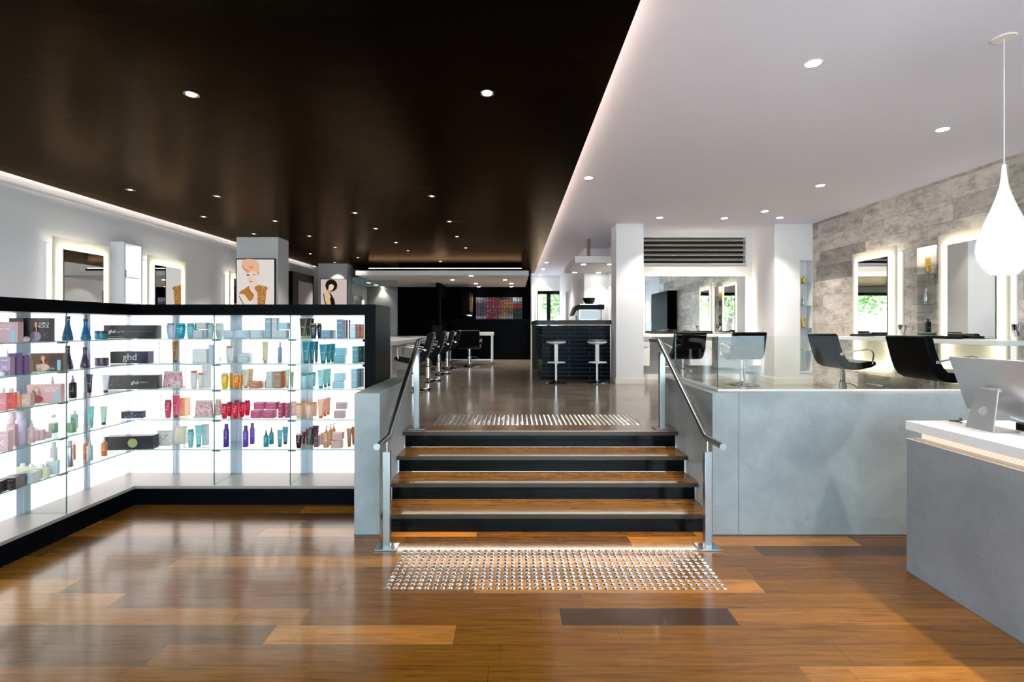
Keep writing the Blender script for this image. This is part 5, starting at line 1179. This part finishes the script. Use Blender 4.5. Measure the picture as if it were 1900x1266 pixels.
# ------------------------------------------------------------------ pendant
pd = empty('teardrop_pendant_lamp', (3.073, 3.215, ZC)); tag(pd, 'white teardrop pendant lamp hanging over the reception desk', 'lamp')
MB().lathe([(.0, -.008), (.06, -.008), (.064, -.004), (.064, -.0005)], 28).build('ceiling_plate', P((236, 232, 228), .4), pd)
zt, zb = WZ(305, 3.215)-ZC, WZ(511, 3.215)-ZC
MB().tube([(0, 0, -.008), (0, 0, zt+.002)], .0035, 8).build('cord', P((225, 228, 232), .4), pd)
pr = [(305, .010), (320, .013), (345, .022), (370, .045), (390, .068), (410, .095), (430, .120), (450, .136), (465, .1395), (480, .132), (495, .108), (505, .082), (511, .064)]
MB().lathe([(r_, WZ(p_, 3.215)-ZC) for p_, r_ in reversed(pr)], 48).build('lamp_shade', M['opal'], pd)
lp = bpy.data.lights.new('pendant_bulb', 'POINT'); lp.energy = 10; lp.color = (1, .95, .88); lp.shadow_soft_size = .1
lo = bpy.data.objects.new('pendant_bulb', lp); col.objects.link(lo); lo.location = (3.073, 3.215, 1.93)

# ------------------------------------------------------------------ downlights
def spot_at(x, y, z, power, ang, colr=(1, .93, .84), blend=.7, r=.03):
    l = bpy.data.lights.new('downlight_beam', 'SPOT'); l.energy = power; l.spot_size = math.radians(ang); l.spot_blend = blend; l.color = colr; l.shadow_soft_size = r
    o = bpy.data.objects.new('downlight_beam', l); col.objects.link(o); o.location = (x, y, z); return o
DL = []
dm = {}
def downlight(px, py, z, kind, group, power, ang, colr=(1, .93, .84)):
    Y = (z-EYE)*F/(CY-py); x = WX(px, Y)
    t = empty('downlight', (x, Y, z))
    if kind == 'black': ring = [(.052, -.001), (.05, -.006), (.038, -.003), (.036, -.0015)]; rc = P((150, 145, 140), .2, .9); dr = .033 if py < 200 else .022
    else: ring = [(.060, -.001), (.058, -.005), (.05, -.004), (.048, -.0015)]; rc = M['white']; dr = .047
    MB().lathe(ring, 24).build('trim_ring', rc, t)
    MB().lathe([(dr, -.0045), (dr, -.0025)], 20).build('lamp_face', M['lamp_disc'] if kind != 'black' else E((255, 240, 220), 12.0 if py < 200 else 2.2), t)
    spot_at(x, Y, z-.03, power, ang, colr)
    DL.append((t, x, Y, group))
for p in [(355, 175), (904, 173), (242, 352), (403, 364), (378, 402), (510, 410), (801, 364), (659, 395), (697, 424), (834, 411), (848, 439), (574, 438), (735, 450), (757, 465), (622, 459), (576, 471), (664, 478), (817, 485), (864, 460), (471, 434), (621, 487)]:
    downlight(p[0], p[1], ZB, 'black', 'black ceiling', 120 if p in ((471, 434), (621, 487)) else 34, 80)
for p in [(1509, 117), (1749, 240), (1092, 330), (1522, 344), (1224, 404), (1344, 405), (1419, 392), (1447, 404), (1014, 487), (1008, 499.5), (1002.5, 510.5)]:
    downlight(p[0], p[1], ZC, 'white', 'white ceiling', 72, 96, (1, .90, .78))
for (x, y) in ((3.75, 2.2), (3.75, .7)):
    t = empty('downlight', (x, y, ZC))
    MB().lathe([(.060, -.001), (.058, -.005), (.05, -.004), (.048, -.0015)], 24).build('trim_ring', M['white'], t); MB().lathe([(.047, -.0045), (.047, -.0025)], 20).build('lamp_face', M['lamp_disc'], t)
    spot_at(x, y, ZC-.03, 130, 100, (1, .90, .78)); DL.append((t, x, y, 'white ceiling'))
for p in [(1098, 243), (936, 278), (1140, 310), (1393, 278), (1447, 310), (1165, 338), (1450, 338), (207, 304), (272, 323), (326, 340)]:
    downlight(640+p[0]/4.69, 460+p[1]/4.69, 2.88, 'white', 'floating panel', 42, 90)
for p in [(583, 288), (783, 288), (515, 350), (695, 350)]:
    downlight(940+p[0]/4.083, 420+p[1]/4.083, 2.90, 'white', 'bar canopy', 30, 90)
bpy.context.view_layer.update()
byg = defaultdict(list)
for r in DL: byg[r[3]].append(r)
for g_, L in byg.items():
    # columns of lamps running away from the entrance, counted from the white-wall side
    L.sort(key=lambda r: r[1]); cols_ = []
    for r in L:
        if cols_ and r[1]-cols_[-1][-1][1] < .38: cols_[-1].append(r)
        else: cols_.append([r])
    ref = 'portrait-pillar side'
    for ci, cc in enumerate(cols_):
        cc.sort(key=lambda r: r[2])
        for ri, r in enumerate(cc):
            tag(r[0], 'recessed downlight in the %s, %s line from the %s, %s from the entrance' % (g_, ORD[ci], ref, ORD[ri]), 'downlight', 'downlights in the %s' % g_)

# ------------------------------------------------------------------ cove strips
o = MB().box(.598, .612, YF+.3, 15.6, ZB+.0705, ZB+.082).build('cove_light_strip', E((255, 226, 205), 12.0)); tag(o, 'warm light strip hidden above the edge of the black ceiling', 'light strip')
o = MB().box(-5.375, -5.371, YF+.3, 13.8, ZB+.0705, ZB+.085).build('cove_light_strip', E((255, 236, 220), 9.0)); tag(o, 'light strip in the gap between black ceiling and white wall', 'light strip')

# ------------------------------------------------------------------ daylight and camera
w = bpy.data.worlds.new('sky'); sc.world = w; w.use_nodes = True; wn = w.node_tree; wn.nodes.clear()
bg = wn.nodes.new('ShaderNodeBackground'); bg.inputs[0].default_value = (.70, .84, 1.0, 1); bg.inputs[1].default_value = 4.3
wo = wn.nodes.new('ShaderNodeOutputWorld'); wn.links.new(bg.outputs[0], wo.inputs[0])
sn_ = bpy.data.lights.new('sun', 'SUN'); sn_.energy = 9.0; sn_.angle = .01; sn_.color = (1, .95, .86)
so = bpy.data.objects.new('sun', sn_); col.objects.link(so); so.rotation_euler = Vector((-.45, -1.0, -1.35)).to_track_quat('-Z', 'Y').to_euler()
for i in range(4):
    hw = (xs[2*i+2]-xs[2*i+1]); l = bpy.data.lights.new('window_portal', 'AREA'); l.shape = 'RECTANGLE'; l.size = hw; l.size_y = 2.9; l.cycles.is_portal = True
    o = bpy.data.objects.new('window_portal', l); col.objects.link(o); o.location = ((xs[2*i+1]+xs[2*i+2])/2, YF-.13, 1.5); o.rotation_euler = (PI/2, 0, 0)
    o.rotation_euler = Vector((0, 1, 0)).to_track_quat('-Z', 'Z').to_euler()
cam = bpy.data.cameras.new('camera'); cam.sensor_width = 36; cam.lens = F/1900*36; cam.shift_x = -3/1900; cam.shift_y = -27/1900; cam.clip_start = .05
co = bpy.data.objects.new('camera', cam); col.objects.link(co); co.location = (0, 0, EYE); co.rotation_euler = (PI/2, 0, 0); sc.camera = co
sc.view_settings.view_transform = 'Standard'; sc.view_settings.look = 'None'; sc.view_settings.gamma = 1; sc.view_settings.exposure = 1.15; sc.view_settings.use_curve_mapping = False
cy = sc.cycles
cy.use_denoising = True
try: cy.denoiser = 'OPENIMAGEDENOISE'
except Exception: pass
cy.max_bounces = 8; cy.diffuse_bounces = 5; cy.glossy_bounces = 5; cy.transmission_bounces = 6; cy.transparent_max_bounces = 24
cy.caustics_reflective = False; cy.caustics_refractive = False; cy.sample_clamp_indirect = 4.0; cy.use_light_tree = True
